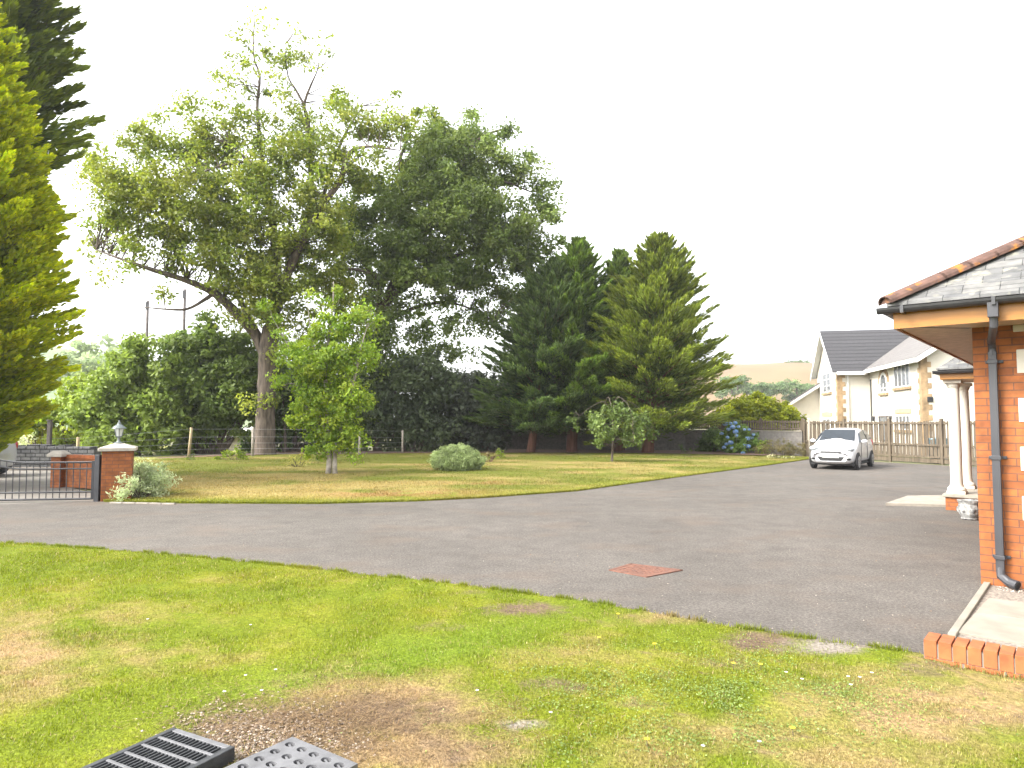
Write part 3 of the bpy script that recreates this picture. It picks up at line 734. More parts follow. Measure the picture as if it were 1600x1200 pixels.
MB().prism([W(WX0 + .06, .13, WZ0 + .06), W(WX1 - .06, .13, WZ0 + .06), W(WX1 - .06, .13, WZ1 - .06), W(WX0 + .06, .13, WZ1 - .06)], sD * 0.01).build('pane', M['glass'], wfo)
MB().prism([W(WX0 - .05, -.05, WZ0 - .08), W(WX1 + .05, -.05, WZ0 - .08), W(WX1 + .05, -.05, WZ0 - .002), W(WX0 - .05, -.05, WZ0 - .002)], sD * 0.2).build('sill', M['stone'], wfo)
# soffit, fascia, gutter
FT = EZ + 0.195
sf = MB()
sf.prism([W(-OV + .02, -OV + .02, EZ), W(LR + OV, -OV + .02, EZ), W(LR + OV, -.003, EZ), W(-OV + .02, -.003, EZ)], UP * 0.015)
sf.prism([W(-OV + .02, 0, EZ), W(-.003, 0, EZ), W(-.003, LS + OV, EZ), W(-OV + .02, LS + OV, EZ)], UP * 0.015)
so = sf.build('soffit', M['soffit'], bung)
st = MB()
st.prism([W(-OV + .03, -OV + .03, EZ - .004), W(-OV + .06, -OV + .03, EZ - .004), W(-.003, -.03, EZ - .004), W(-.03, -.003, EZ - .004)], UP * 0.003)
st.build('joint_strip', M['pole_wood'], so)
fa = MB()
fa.prism([W(-OV, -OV, EZ - .02), W(LR + OV, -OV, EZ - .02), W(LR + OV, -OV, FT), W(-OV, -OV, FT)], sD * 0.022)
fa.prism([W(-OV, -OV + .022, EZ - .02), W(-OV, LS + OV, EZ - .02), W(-OV, LS + OV, FT), W(-OV, -OV + .022, FT)], rD * 0.022)
fa.build('fascia', M['fascia'], bung)
def gutter(mb, p, q, out, rad=0.06):                             # half-round gutter with a lip
    d = (q - p).normalized(); prof = []
    for i in range(9):
        a = math.pi + math.pi * i / 8; prof.append((math.cos(a) * rad, math.sin(a) * rad))
    inner = [(x * 0.88, y * 0.88) for x, y in reversed(prof)]
    ring = [out * x + UP * y for x, y in prof + inner]
    mb.prism([p + k for k in ring], q - p)
gt = MB(); gz = FT - 0.005
gutter(gt, W(-OV - .13, -OV - .065, gz), W(LR + OV, -OV - .065, gz), sD)
gutter(gt, W(-OV - .065, -OV + .0, gz), W(-OV - .065, LS + OV, gz), rD)
for r in np.arange(-0.5, LR, 0.75): gt.box(W(r, -OV - .065, gz - .03), (.03, .135, .075), rD)
gt.build('gutter', M['black_plastic'], bung)
# hipped roof
TP = 0.60
hw = (LR + 2 * OV) / 2
z0 = FT + .015
def RF(r, s, z=0.0): return W(r, s, z0 + z)
e = OV + .05
a0, a1, a2, a3 = RF(-e, -e), RF(LR + e, -e), RF(LR + e, LS + e), RF(-e, LS + e)
h1 = hw + .05
t0, t1 = RF(LR / 2, -e + h1, h1 * TP), RF(LR / 2, LS + e - h1, h1 * TP)
rf = MB(); th = UP * 0.03
for poly in ((a0, a1, t0), (a1, a2, t1, t0), (a2, a3, t1), (a3, a0, t0, t1)): rf.prism(list(poly), th)
# raised slate courses on the front slope so their butts cast an edge
for k in range(1, 16):
    f0 = k * 0.165 / (h1 * math.sqrt(1 + TP * TP)); f1 = min(1, f0 + 0.02)
    p0, p1 = a0.lerp(t0, f0), a1.lerp(t0, f0)
    rf.prism([p0 + UP * .031, p1 + UP * .031, a1.lerp(t0, f1) + UP * .031, a0.lerp(t0, f1) + UP * .031], UP * .006)
roof = rf.build('roof', M['slate'], bung)
hp = MB()
d = (t0 - a0); L = d.length; nx_ = int(L / 0.30)
for k in range(nx_):                                             # half-round hip tiles, each overlapping the next
    p, q2 = a0.lerp(t0, k / nx_), a0.lerp(t0, (k + 1.12) / nx_)
    pr = []
    sx_ = d.cross(UP).normalized(); uz = sx_.cross(d).normalized()
    for i in range(9):
        a = math.pi * i / 8; pr.append(sx_ * math.cos(a) * .115 + uz * (math.sin(a) * .085 + .01))
    pr2 = [v * 0.85 for v in reversed(pr)]
    rr = pr + pr2; b = len(hp.v); n = len(rr)
    hp.prism([p + v * 1.0 + uz * .015 for v in rr], q2 - p)
hpo = hp.build('hip_tiles', M['hip'], roof, bevel=0.004)
ec = MB(); ec.prism([a0 + UP * .03 + sx_ * .1, a0 + UP * .03 - sx_ * .1, a0 + UP * .11], d.normalized() * 0.03); ec.build('hip_end_cap', M['hip'], roof)

# downpipe
px_r = (V(1557, 700, C0, (-0.645, -0.764)) - C0).dot(rD)
t = bung
dp = MB(); po_ = (V(1552, 490, W(0, -OV - .065), (-0.645, -0.764)) - C0).dot(rD)
dp.box(W(po_, -OV - .065, FT - .10), (.085, .085, .17), rD)
dp.tube([W(po_, -OV - .065, FT - .12), W(po_, -OV - .05, EZ - .06), W(px_r, -.12, EZ - .16), W(px_r, -.06, EZ - .22), W(px_r, -.06, EZ - .3)], .036, 12)
dp.box(W(px_r, -.055, 1.26), (.07, .07, 2.16), rD)
dpo = dp.build('downpipe', M['grey_pipe'], bung, bevel=.012)
for z in (2.24, 1.28, 0.30):
    cl = MB(); cl.box(W(px_r, -.056, z), (.088, .088, .04), rD); cl.box(W(px_r + .01, -.012, z), (.15, .02, .03), rD)
    cl.build('pipe_clip', M['grey_pipe'], dpo, bevel=.004)
sh = MB(); sh.tube([W(px_r, -.056, .20), W(px_r + .005, -.07, .12), W(px_r + .07, -.11, .075), W(px_r + .14, -.15, .06)], [.038, .042, .044, .046], 12)
sh.build('pipe_shoe', M['grey_pipe'], dpo)
MB().tube([W(px_r + .1405, -.1505, .0598), W(px_r + .145, -.153, .058)], .036, 12).build('mouth_shade', M['soil'], dpo)  # dark disc painted as the shade inside the pipe

# porch on the side wall
col1 = G(1495.5, 771, 0.30); col2 = G(1520, 764, 0.30)
s1 = (col1 - C0).dot(sD); r1 = (col1 - C0).dot(rD); s2 = s1 + 1.30
porch = thing('porch', W(r1, s1), 'small porch on the bungalow side, slate roof on two cream columns', 'porch')
PZ = 2.42; ro = r1 - .18; sa, sb = s1 - .24, s2 + .24
pb = MB(); pb.prism([W(r1 - .16, s1 - .2, 0), W(-.004, s1 - .2, 0), W(-.004, s2 + .2, 0), W(r1 - .16, s2 + .2, 0)], UP * .24)
pb.build('plinth', M['brick'], porch)
MB().prism([W(r1 - .2, s1 - .24, .245), W(-.005, s1 - .24, .245), W(-.005, s2 + .24, .245), W(r1 - .2, s2 + .24, .245)], UP * .055).build('coping', M['stone'], porch, bevel=.008)
for s_ in (s1, s2):
    c = W(r1, s_, 0)
    cb = MB(); cb.box(c + UP * .325, (.30, .30, .05), rD); cb.lathe(c, [(.15, .35), (.155, .38), (.14, .41), (.115, .43), (.105, .47), (.098, .60), (.10, 1.3), (.088, 2.24), (.092, 2.26), (.105, 2.28), (.11, 2.31), (.13, 2.34)], 20)
    cb.box(c + UP * 2.37, (.29, .29, .06), rD)
    o = cb.build('column', M['cream'], porch); o.data.polygons.foreach_set('use_smooth', [False] * len(o.data.polygons))
    md = o.modifiers.new('bevel', 'BEVEL'); md.width = .006; md.limit_method = 'ANGLE'
MB().prism([W(ro + .03, sa + .03, PZ), W(-.006, sa + .03, PZ), W(-.006, sb - .03, PZ), W(ro + .03, sb - .03, PZ)], UP * .02).build('ceiling', M['soffit'], porch)
pf_ = MB()
pf_.prism([W(ro, sa, PZ - .01), W(-.006, sa, PZ - .01), W(-.006, sa, PZ + .15), W(ro, sa, PZ + .15)], sD * .022)
pf_.prism([W(ro, sa + .022, PZ - .01), W(ro, sb, PZ - .01), W(ro, sb, PZ + .15), W(ro, sa + .022, PZ + .15)], rD * .022)
pf_.build('fascia', M['fascia'], porch)
pg = MB(); gutter(pg, W(ro - .1, sa - .06, PZ + .15), W(-.02, sa - .06, PZ + .15), sD); gutter(pg, W(ro - .06, sa, PZ + .15), W(ro - .06, sb, PZ + .15), rD)
pg.build('gutter', M['black_plastic'], porch)
pr_ = MB(); m_ = (sa + sb) / 2; zz_ = PZ + .17
A_, B_, T_ = W(ro - .05, sa - .05, zz_), W(ro - .05, sb + .05, zz_), W(r1 * .35, m_, zz_ + .62)
T2 = W(-.62, m_, zz_ + .62); A2, B2 = W(-.62, sa - .05, zz_), W(-.62, sb + .05, zz_)
for poly in ((A_, A2, T2, T_), (B_, T_, T2, B2), (A_, T_, B_)): pr_.prism(list(poly), UP * .03)
pr_.build('roof', M['slate'], porch)
st_ = [G(1384, 790), G(1418, 778), G(1484, 777), G(1487, 793)]
o = sheet('porch_step', [(p.x, p.y) for p in st_] , 0.05, M['stone'], thick=0.046)

# mottled stone pot by the porch plinth
pc = G(1515, 812)
pot = thing('stone_pot', pc, 'squat mottled grey stone garden pot beside the porch plinth', 'garden pot')
pm0 = MB(); pm0.lathe(pc, [(.10, 0), (.125, .02), (.115, .04), (.15, .10), (.165, .18), (.15, .26), (.165, .30), (.17, .325), (.145, .33), (.13, .29)], 18)
hd = pm0
for k in range(7):
    a = k * .9; hd.ball(pc + Vector((math.cos(a) * .15, math.sin(a) * .15, .17)), (.035, .03, .05), 8, 5)
hd.build('body', M['urn'], pot)

# kerb, slabs, gravel and brick edging in front of the bungalow
K0, K1 = G(1537, 914), G(1480, 996)
kd = (K1 - K0).normalized(); kn = Vector((-kd.y, kd.x, 0)); kn = kn if kn.x > 0 else -kn
kl = (K1 - K0).length
t = thing('kerb_edging', K0, 'pale concrete edging strip running from the bungalow corner to the brick edging', 'kerb')
nk = 2
for k in range(nk):
    c = K0 + kd * (kl * (k + .5) / nk) + kn * .03
    MB().box(c - UP * .02, (kl / nk - .006, .055, .11), kd).build('kerb_stone', M['slab'], t, bevel=.006)
g0, g1 = G(1545, 938), G(1496, 992)
b1 = V(1600, 952, g0, (-rD.y, rD.x)); 
for k, (n0, n1, lab) in enumerate(((0.0, 0.46, 'concrete paving slab nearer the bungalow wall'), (0.468, 1.0, 'concrete paving slab nearer the brick edging'))):
    p0, p1 = g0.lerp(g1, n0), g0.lerp(g1, n1)
    for j in range(1):
        a_ = [p0, p0 + rD * 2.4, p1 + rD * 2.4, p1]
        o = MB().prism([v - UP * .01 for v in a_], UP * .034).build('paving_slab', M['slab'], None, org=p0, bevel=.004)
        tag(o, lab, 'paving slab')
gp = [K0 + rD * .06, K0 + rD * 4.5, g1 + rD * 4.5 - sD * .35, g1 + rD * .02 - sD * .2, g1 + rD * .0]
sheet('gravel_strip', [(p.x, p.y) for p in gp], 0.008, M['gravel'])
m = 500; q = np.array([tuple(K0 + rD * g.uniform(.12, 1.2) - sD * g.uniform(.03, .22) + UP * .012) for _ in range(m)])
pebbles('gravel', q, g.uniform(0.006, 0.014, m), palette(m, [(0.40, 0.34, 0.28), (0.25, 0.18, 0.14), (0.14, 0.11, 0.09), (0.5, 0.47, 0.42)], g), 'loose chippings along the foot of the bungalow wall')

q0, q1 = G(172, 786.5), G(274, 788.5)
t = thing('bed_edging', q0, 'short pale stone edging at the foot of the variegated bush', 'edging')
for k in range(5):
    MB().box(q0.lerp(q1, (k + .5) / 5) + UP * .0, ((q1 - q0).length / 5 - .015, .06, .06), q1 - q0).build('edging_stone', M['stone'], t, bevel=.008)
E0 = G(1443, 1036)
t = thing('brick_edging', E0, 'low orange brick edging wall with upright bricks at the lower right', 'low wall')
eb, lo_, mo = MB(), MB(), MB(); pitch = .084
for k in range(30):
    c = E0 + rD * (pitch * (k + .5)) + sD * .105
    eb.box(c + UP * (.105 + .0015 * math.sin(k * 2.3)), (.0745, .212, .112), rD + sD * .012 * math.sin(k * 1.7))
for k in range(11):
    c = E0 + rD * (.228 * (k + .5)) + sD * .105; lo_.box(c + UP * .015, (.218, .20, .06), rD)
mo.box(E0 + rD * (pitch * 15) + sD * .105 + UP * .055, (pitch * 30 - .004, .196, .165), rD)
eb.build('upright_bricks', M['edge_brick'], t, bevel=.0025); lo_.build('lower_bricks', M['edge_brick'], t, bevel=.004); mo.build('mortar', M['mortar'], t)
k = 1500; xr = g.uniform(0, 2.6, k); pp = np.array([tuple(E0 + rD * a - sD * b) for a, b in zip(xr, np.abs(g.normal(0.0, .05, k)))])
pp2 = np.array([tuple(E0 + rD * a + sD * b) for a, b in zip(g.uniform(.1, 1.2, 260), g.normal(.30, .02, 260))])
pp = np.concatenate([pp, pp2]); k = len(pp)
tag(blades('edge_grass', pp[:, 0], pp[:, 1], np.full(k, .005), g.uniform(.02, .07, k), g.uniform(.004, .009, k), palette(k, [(.32, .25, .12), (.16, .17, .04), (.12, .17, .03)], g), g), 'dry weeds at the foot of the brick edging', 'weeds', kind='stuff')

# ------------------------------------------------------------------ cream house beyond the fence
Wc = V(1440, 600, Vector((0, 32, 0)), (0, 1)); Wc.z = 0
wd = Vector((.21, .978, 0)).normalized(); wr = Vector((.978, -.21, 0)).normalized()    # back along the wing; to the right
HB = -0.6; HE = 4.72
hs = thing('cream_house', Wc, 'two storey cream rendered house with dark tiled roof and stone quoins behind the fence', 'house')
def H(r, s, z=0.0): return Vector((Wc.x, Wc.y, 0)) + wr * r + wd * s + UP * z
WL, WW, ML = 8.0, 7.4, -1.75                       # wing length, wing width, main block's reach to the left
GD = 5.2                                           # main block depth
hw_ = MB()
hw_.prism([H(0, 0, HB), H(WW, 0, HB), H(WW, 0, HE), H(WW / 2, 0, HE + 2.45), H(0, 0, HE)], wd * (WL + GD / 2))
hw_.prism([H(ML, WL, HB), H(ML, WL + GD, HB), H(ML, WL + GD, HE), H(ML, WL + GD / 2, HE + 2.45), H(ML, WL, HE)], wr * (WW + 3))
hw_.build('wall', M['cream'], hs)
rz = HE + 2.45
def slope(mb, p, q, r_, s_, th=.09): mb.prism([p, q, r_, s_], UP * th)
rm = MB(); eo = .30; gz_ = 2.45 / (GD / 2) * eo
slope(rm, H(ML - .35, WL - eo, HE - gz_ + .02), H(WW + 3, WL - eo, HE - gz_ + .02), H(WW + 3, WL + GD / 2, rz + .02), H(ML - .35, WL + GD / 2, rz + .02))
slope(rm, H(ML - .35, WL + GD / 2, rz + .02), H(WW + 3, WL + GD / 2, rz + .02), H(WW + 3, WL + GD + eo, HE - gz_ + .02), H(ML - .35, WL + GD + eo, HE - gz_ + .02))
rm.build('roof', M['house_tile'], hs)
rw = MB(); k_ = 2.45 / (WW / 2); gw = k_ * eo
slope(rw, H(-eo, -.35, HE - gw + .03), H(-eo, WL, HE - gw + .03), H(WW / 2, WL + GD / 2, rz + .03), H(WW / 2, -.35, rz + .03))
slope(rw, H(WW + eo, -.35, HE - gw + .03), H(WW / 2, -.35, rz + .03), H(WW / 2, WL + GD / 2, rz + .03), H(WW + eo, WL, HE - gw + .03))
rw.build('roof', M['pale_tile'], hs)
tr = MB()
tr.box(H(-eo - .05, WL / 2 - .2, HE - gw - .05), (.09, WL + .2, .20), wr)
tr.box(H((ML - eo) / 2 + .0, WL - eo - .05, HE - gz_ - .03), (abs(ML) - .1, .09, .20), wr)
for a_, b_ in ((H(ML - .38, WL - eo, HE - gz_), H(ML - .38, WL + GD / 2, rz)), (H(ML - .38, WL + GD + eo, HE - gz_), H(ML - .38, WL + GD / 2, rz)), (H(-eo, -.38, HE - gw), H(WW / 2, -.38, rz)), (H(WW + eo, -.38, HE - gw), H(WW / 2, -.38, rz))):
    n_ = wr if abs((b_ - a_).dot(wr)) < .5 else wd
    tr.prism([a_ - UP * .17, b_ - UP * .17, b_ + UP * .08, a_ + UP * .08], n_ * .04)
tr.build('fascia', M['white'], hs)
sv = MB()
for a_, b_ in ((H(ML - .33, WL - eo, HE - gz_), H(ML - .33, WL + GD / 2, rz)), (H(ML - .33, WL + GD + eo, HE - gz_), H(ML - .33, WL + GD / 2, rz))): sv.prism([a_ - UP * .03, b_ - UP * .03, b_ - UP * .03 + wr * .32, a_ - UP * .03 + wr * .32], UP * .03)
sv.prism([H(-eo + .02, -.33, HE - gw - .02), H(-.03, -.33, HE - gw + .1), H(-.03, WL - .3, HE - gw + .1), H(-eo + .02, WL - .3, HE - gw - .02)], UP * .02)
sv.build('soffit', M['white'], hs)
for (r_, s_) in ((0, 0), (ML, WL)):
    qo = MB()
    for k in range(21):
        z = HB + k * .25
        w1, w2 = (.42, .26) if k % 2 else (.26, .42)
        qo.prism([H(r_ - .025, s_ - .025, z), H(r_ + w1, s_ - .025, z), H(r_ + w1, s_ + .01, z), H(r_ + .01, s_ + .01, z), H(r_ + .01, s_ + w2, z), H(r_ - .025, s_ + w2, z)], UP * .252)
    qo.build('quoins', M['sand'], hs, bevel=.01)
pp_ = MB(); pp_.tube([H(ML + .55, WL - .06, HE - .25), H(ML + .55, WL - .06, HB)], .04, 8); pp_.build('downpipe', M['white'], hs)
pp_ = MB(); pp_.tube([H(-.06, WL - .35, HE - .7), H(-.06, WL - .35, HB)], .035, 8); pp_.build('downpipe', M['black_plastic'], hs)
def house_window(pa, pb, plane, nx2, nz2, arch=False, door=False):
    """pa, pb: photo corners; plane: (origin, in-wall axis, outward normal)"""
    o_, ax, nn = plane
    a_, b_ = V(pa[0], pa[1], o_, nn), V(pb[0], pb[1], o_, nn)
    u0, u1 = sorted(((a_ - o_).dot(ax), (b_ - o_).dot(ax))); z1, z0 = max(a_.z, b_.z), min(a_.z, b_.z)
    base = Vector((o_.x, o_.y, 0)); Q = lambda u, z, n=0: base + ax * u + UP * z + nn * n
    f_ = MB(); um, hw2 = (u0 + u1) / 2, (u1 - u0) / 2
    F = lambda ua, ub, za, zb, n=.05: f_.prism([Q(ua, za, -.01), Q(ub, za, -.01), Q(ub, zb, -.01), Q(ua, zb, -.01)], nn * (n + .01))
    w = .055; zt = z1 - (hw2 if arch else 0)
    F(u0, u0 + w, z0, zt); F(u1 - w, u1, z0, zt); F(u0 + w, u1 - w, z0, z0 + w)
    if not arch: F(u0 + w, u1 - w, z1 - w, z1)
    for i in range(1, nx2): F(u0 + (u1 - u0) * i / nx2 - .022, u0 + (u1 - u0) * i / nx2 + .022, z0 + w, zt - (0 if arch else w), .045)
    for i in range(1, nz2): F(u0 + w, u1 - w, z0 + (zt - z0) * i / nz2 - .022, z0 + (zt - z0) * i / nz2 + .022, .04)
    if arch:
        for i in range(8):
            t0_, t1_ = math.pi * i / 8, math.pi * (i + 1) / 8
            f_.prism([Q(um + hw2 * math.cos(t) * k2, zt + hw2 * math.sin(t) * k2, -.01) for t, k2 in ((t0_, 1), (t1_, 1), (t1_, .8), (t0_, .8))], nn * .06)
    fo = f_.build('door' if door else 'window', M['pole_wood' if door else 'white'], hs)
    gp_ = [Q(u0 + .02, z0 + .02, .01), Q(u1 - .02, z0 + .02, .01), Q(u1 - .02, zt - .01, .01)]
    if arch: gp_ += [Q(um + hw2 * .9 * math.cos(t), zt + hw2 * .9 * math.sin(t), .01) for t in [math.pi * i / 8 for i in range(1, 8)]]
    gp_ += [Q(u0 + .02, zt - .01, .01)]
    MB().prism(gp_, nn * .008).build('pane', M['glass'], fo)
    if not door:
        MB().prism([Q(u0 - .14, z0 - .14, -.01), Q(u1 + .14, z0 - .14, -.01), Q(u1 + .14, z0 - .01, -.01), Q(u0 - .14, z0 - .01, -.01)], nn * .11).build('sill', M['sand'], fo)
    hd_ = MB()
    if arch:
        for i in range(7):
            t0_, t1_ = math.pi * i / 7, math.pi * (i + .9) / 7
            hd_.prism([Q(um + hw2 * math.cos(t) * k2, zt + hw2 * math.sin(t) * k2, -.01) for t, k2 in ((t0_, 1.03), (t1_, 1.03), (t1_, 1.5), (t0_, 1.5))], nn * .04)
        hd_.build('arch_stones', M['sand'], fo)
side = (H(0, 0), wd, -wr); front = (H(ML, WL), wr, -wd); gab = (H(ML, WL), wd, -wr); gend = (H(0, 0), wr, -wd)
house_window((1397, 568), (1423, 603), side, 4, 1)
house_window((1375, 583), (1387, 613), side, 2, 2, arch=True)
house_window((1374, 650), (1388, 690), side, 1, 1, door=True)
house_window((1400, 649), (1423, 672), side, 4, 2)
house_window((1286, 585), (1299, 612), gab, 2, 3)
house_window((1286, 654), (1299, 680), gab, 2, 3)
for (x0_, x1_, y0_, y1_, pl_) in ((1399, 1424, 640, 645, side), (1285, 1300, 645, 650, gab)):
    a_, b_ = V(x0_, y0_, pl_[0], pl_[2]), V(x1_, y1_, pl_[0], pl_[2]); u0, u1 = sorted(((a_ - pl_[0]).dot(pl_[1]), (b_ - pl_[0]).dot(pl_[1])))
    b0 = Vector((pl_[0].x, pl_[0].y, 0)); z1, z0_ = max(a_.z, b_.z), min(a_.z, b_.z)
    MB().prism([b0 + pl_[1] * u + UP * z for u, z in ((u0, z0_), (u1, z0_), (u1, z1), ((u0 + u1) / 2 + .1, z1 + .05), ((u0 + u1) / 2 - .1, z1 + .05), (u0, z1))], pl_[2] * .05).build('lintel', M['ochre'], hs)
for x_ in (1367, 1393):                                          # wall lanterns either side of the door
    p = V(x_, 655, side[0], side[2])
    lm = MB(); lm.box(p - wr * .08, (.12, .10, .22), wr); lm.box(p - wr * .08 + UP * .14, (.17, .15, .05), wr); lm.box(p - wr * .02 + UP * .05, (.1, .03, .03), wr)
    lm.build('wall_lantern', M['iron'], hs)
p = V(1453, 624, gend[0], gend[2]); vm = MB(); vm.box(p - wd * .02, (.24, .05, .24), wr)
for i in range(3): vm.box(p - wd * .055 + UP * (.07 - .07 * i), (.2, .03, .02), wr)
vm.build('vent', M['iron'], hs)
# garage
ga = P(1229, 632, 44.9); gb = P(1281, 600, 44.9); sw_ = Vector((2.78, 6, 0))
gt_ = thing('garage', (ga.x, 44.9, 0), 'low cream garage with a steep grey roof left of the cream house', 'garage')
MB().prism([(ga.x + .35, 44.9, HB), (gb.x + .1, 44.9, HB), (gb.x + .1, 44.9, gb.z - .02), (ga.x + .35, 44.9, ga.z + .12)], sw_).build('wall', M['cream'], gt_)
MB().prism([(ga.x, 44.6, ga.z), (gb.x + .1, 44.6, gb.z + .12), (gb.x + .1, 44.6, gb.z + .26), (ga.x, 44.6, ga.z + .14)], sw_ * 1.05).build('roof', M['pale_tile'], gt_)
MB().prism([(ga.x, 44.54, ga.z - .14), (gb.x + .1, 44.54, gb.z - .04), (gb.x + .1, 44.54, gb.z + .14), (ga.x, 44.54, ga.z + .04)], (0, .05, 0)).build('bargeboard', M['white'], gt_)

# ------------------------------------------------------------------ boundary wall and timber fence
F0, F1, F2, F3 = Vector((-2.5, 37.2, 0)), Vector((9.3, 36.6, 0)), Vector((13.6, 32.0, 0)), Vector((18.2, 22.2, 0))
bw = thing('boundary_wall', F0, 'low grey block wall under the picket fence behind the conifers', 'wall')
wb = MB(); wtop = 1.12
for a_, b_ in ((F0, F1), (F1, F2)):
    d_ = (b_ - a_).normalized(); n_ = Vector((-d_.y, d_.x, 0))
    wb.prism([a_ - n_ * .1, b_ - n_ * .1, b_ + n_ * .1, a_ + n_ * .1], UP * wtop)
wb.build('block_wall', M['block'], bw)
cb = MB()
for a_, b_ in ((F0, F1), (F1, F2)):
    d_ = (b_ - a_).normalized(); n_ = Vector((-d_.y, d_.x, 0)); cb.prism([a_ - n_ * .13 + UP * wtop, b_ - n_ * .13 + UP * wtop, b_ + n_ * .13 + UP * wtop, a_ + n_ * .13 + UP * wtop], UP * .05)
cb.build('coping', M['stone'], bw)
def fence_run(name, a, b, label, zlo, zhi, npan, tall=False, seed=1):
    gr = random.Random(seed); t = thing(name, a, label, 'fence')
    d = (b - a); L = d.length; d.normalize(); n = Vector((d.y, -d.x, 0))
    if n.y > 0: n = -n
    pl = L / npan
    for i in range(npan + 1):
        pb = MB(); pb.box(a + d * (pl * i) + n * .02 + UP * ((zlo + zhi + .03) / 2), (.10, .10, zhi - zlo + .09), d); pb.build('post', M['timber'], t, bevel=.008)
    for i in range(npan):
        pm, rl = MB(), MB(); o = a + d * (pl * i); m_ = int((pl - .12) / .115)
        for j in range(m_):
            x = .09 + (pl - .18) * j / (m_ - 1); z1 = zhi - .03 + gr.uniform(-.02, .015); w_ = .085 * gr.uniform(.85, 1.1)
            c = o + d * x - n * .03 * (1 if j % 2 and tall else 0)
            q_ = [c - d * w_ / 2 + UP * (zlo + (.62 if tall else .02)), c + d * w_ / 2 + UP * (zlo + (.62 if tall else .02)), c + d * w_ / 2 + UP * (z1 - .03), c + UP * z1, c - d * w_ / 2 + UP * (z1 - .03)]
            pm.prism(q_, -n * .016)
        if tall:
            k_ = int((pl - .12) / .15)
            for j in range(k_):
                x = .12 + (pl - .24) * j / (k_ - 1)
                pm.box(o + d * x - n * .012 + UP * (zlo + .43 + gr.uniform(-.01, .01)), (.135, .016, .46), d)
            pm.box(o + d * pl / 2 - n * .01 + UP * (zlo + .10), (pl - .11, .022, .17), d)
            rz_ = (zlo + .24, zlo + .70, zhi - .12)
        else: rz_ = (zlo + .09, zhi - .12)
        for z in rz_: rl.box(o + d * pl / 2 + n * .018 + UP * z, (pl - .102, .035, .075), d)
        pm.build('panel', M['timber'], t); rl.build('rail', M['timber'], t)
    return t
fence_run('picket_fence', F0 + UP * 0, F1, 'short picket fence standing on the grey block wall behind the conifers', wtop + .05, 1.72, 5, seed=2)
fence_run('picket_fence', F1 + (F2 - F1).normalized() * .12, F2, 'picket fence run behind the blue hydrangea', wtop + .05, 1.70, 3, seed=3)
fence_run('timber_fence', F2 + (F3 - F2).normalized() * .12, F3, 'tall weathered timber fence with pointed slats behind the parked white car', 0, 1.66, 5, tall=True, seed=4)
wp = P(1265, 700, 28.6); wp.z = 0
t = thing('pole', wp, 'thin pale upright pole just left of the parked white car', 'pole')
MB().tube([wp, wp + UP * 1.72], .035, 10).build('shaft', M['stone'], t, smooth=True); MB().ball(wp + UP * 1.72, (.045, .045, .03), 10, 6).build('cap', M['white'], t)
tp = P(1466, 697, 26.6); tp.z = 0                                # something blue glimpsed through the slats
t = thing('water_butt', tp, 'faded blue tub glimpsed through the timber fence', 'tub')
MB().lathe(tp, [(.26, 0), (.30, .1), (.33, .55), (.33, .9), (.36, .93), (.34, .97), (.05, 1.0)], 20).build('body', M['blue_bin'], t); MB().tube([tp + Vector((-.1, -.36, .15)), tp + Vector((-.1, -.42, .15))], .02, 8).build('tap', M['black_plastic'], t)

# ------------------------------------------------------------------ gate, pillars, entrance wall
def pillar(px0, px1, py_base, py_top, label, lamp):
    a_, b_ = G(px0, py_base), G(px1, py_base); w_ = (b_ - a_).length * (1.04 if lamp else 1)
    vx = Vector((.90, .436, 0)) if lamp else Vector((1, 0, 0)); vy = Vector((-vx.y, vx.x, 0)); c = (a_ + b_) / 2 + vy * (w_ / 2)
    H_ = EYE + ray(px0, py_top).z * a_.y
    t = thing('gate_pillar', c, label, 'gate pillar')
    MB().box(c + UP * (H_ / 2 - .02), (w_, w_, H_ + .04), vx).build('shaft', M['brick'], t, bevel=.004)
    cp = MB(); hw3 = w_ / 2 + .07
    cp.prism([c + vx * x * hw3 + vy * y * hw3 + UP * (H_ + .001) for x, y in ((-1, -1), (1, -1), (1, 1), (-1, 1))], UP * .07)
    b0 = len(cp.v)
    cp.add([c + (vx * x + vy * y) * hw3 * .98 + UP * (H_ + .071) for x, y in ((-1, -1), (1, -1), (1, 1), (-1, 1))] + [c + (vx * x + vy * y) * .1 + UP * (H_ + .15) for x, y in ((-1, -1), (1, -1), (1, 1), (-1, 1))], [(0, 1, 5, 4), (1, 2, 6, 5), (2, 3, 7, 6), (3, 0, 4, 7), (4, 5, 6, 7)])
    cp.build('cap', M['cap'], t, bevel=.012)
    return c, H_, w_
pc1, ph1, pw1 = pillar(161, 201, 783, 705, 'brick gate pillar with a lantern on its pale cap beside the gate', True)
pc2, ph2, pw2 = pillar(78, 93, 762, 714, 'farther brick gate pillar seen through the gate, no lantern on its pale cap', False)
lp = pc1 + UP * (ph1 + .15)
t = thing('pillar_lantern', lp, 'small grey lantern standing on the brick gate pillar', 'lantern')
MB().lathe(lp, [(.085, 0), (.085, .015), (.05, .03), (.03, .06), (.028, .12), (.05, .14)], 14).build('base', M['lantern'], t)
lf = MB()
for i in range(6):
    a = i * math.pi / 3; lf.tube([lp + Vector((.06 * math.cos(a), .06 * math.sin(a), .14)), lp + Vector((.10 * math.cos(a), .10 * math.sin(a), .31))], .008, 5)
lf.lathe(lp, [(.065, .135), (.07, .15), (.06, .155)], 6); lf.build('frame', M['lantern'], t)
MB().lathe(lp, [(.055, .15), (.092, .305)], 6).build('glass', M['lens'], t)
MB().lathe(lp, [(.135, .31), (.13, .325), (.09, .365), (.045, .395), (.03, .42), (.035, .435), (.012, .46), (.018, .475), (.004, .49)], 12).build('lid', M['lantern'], t)

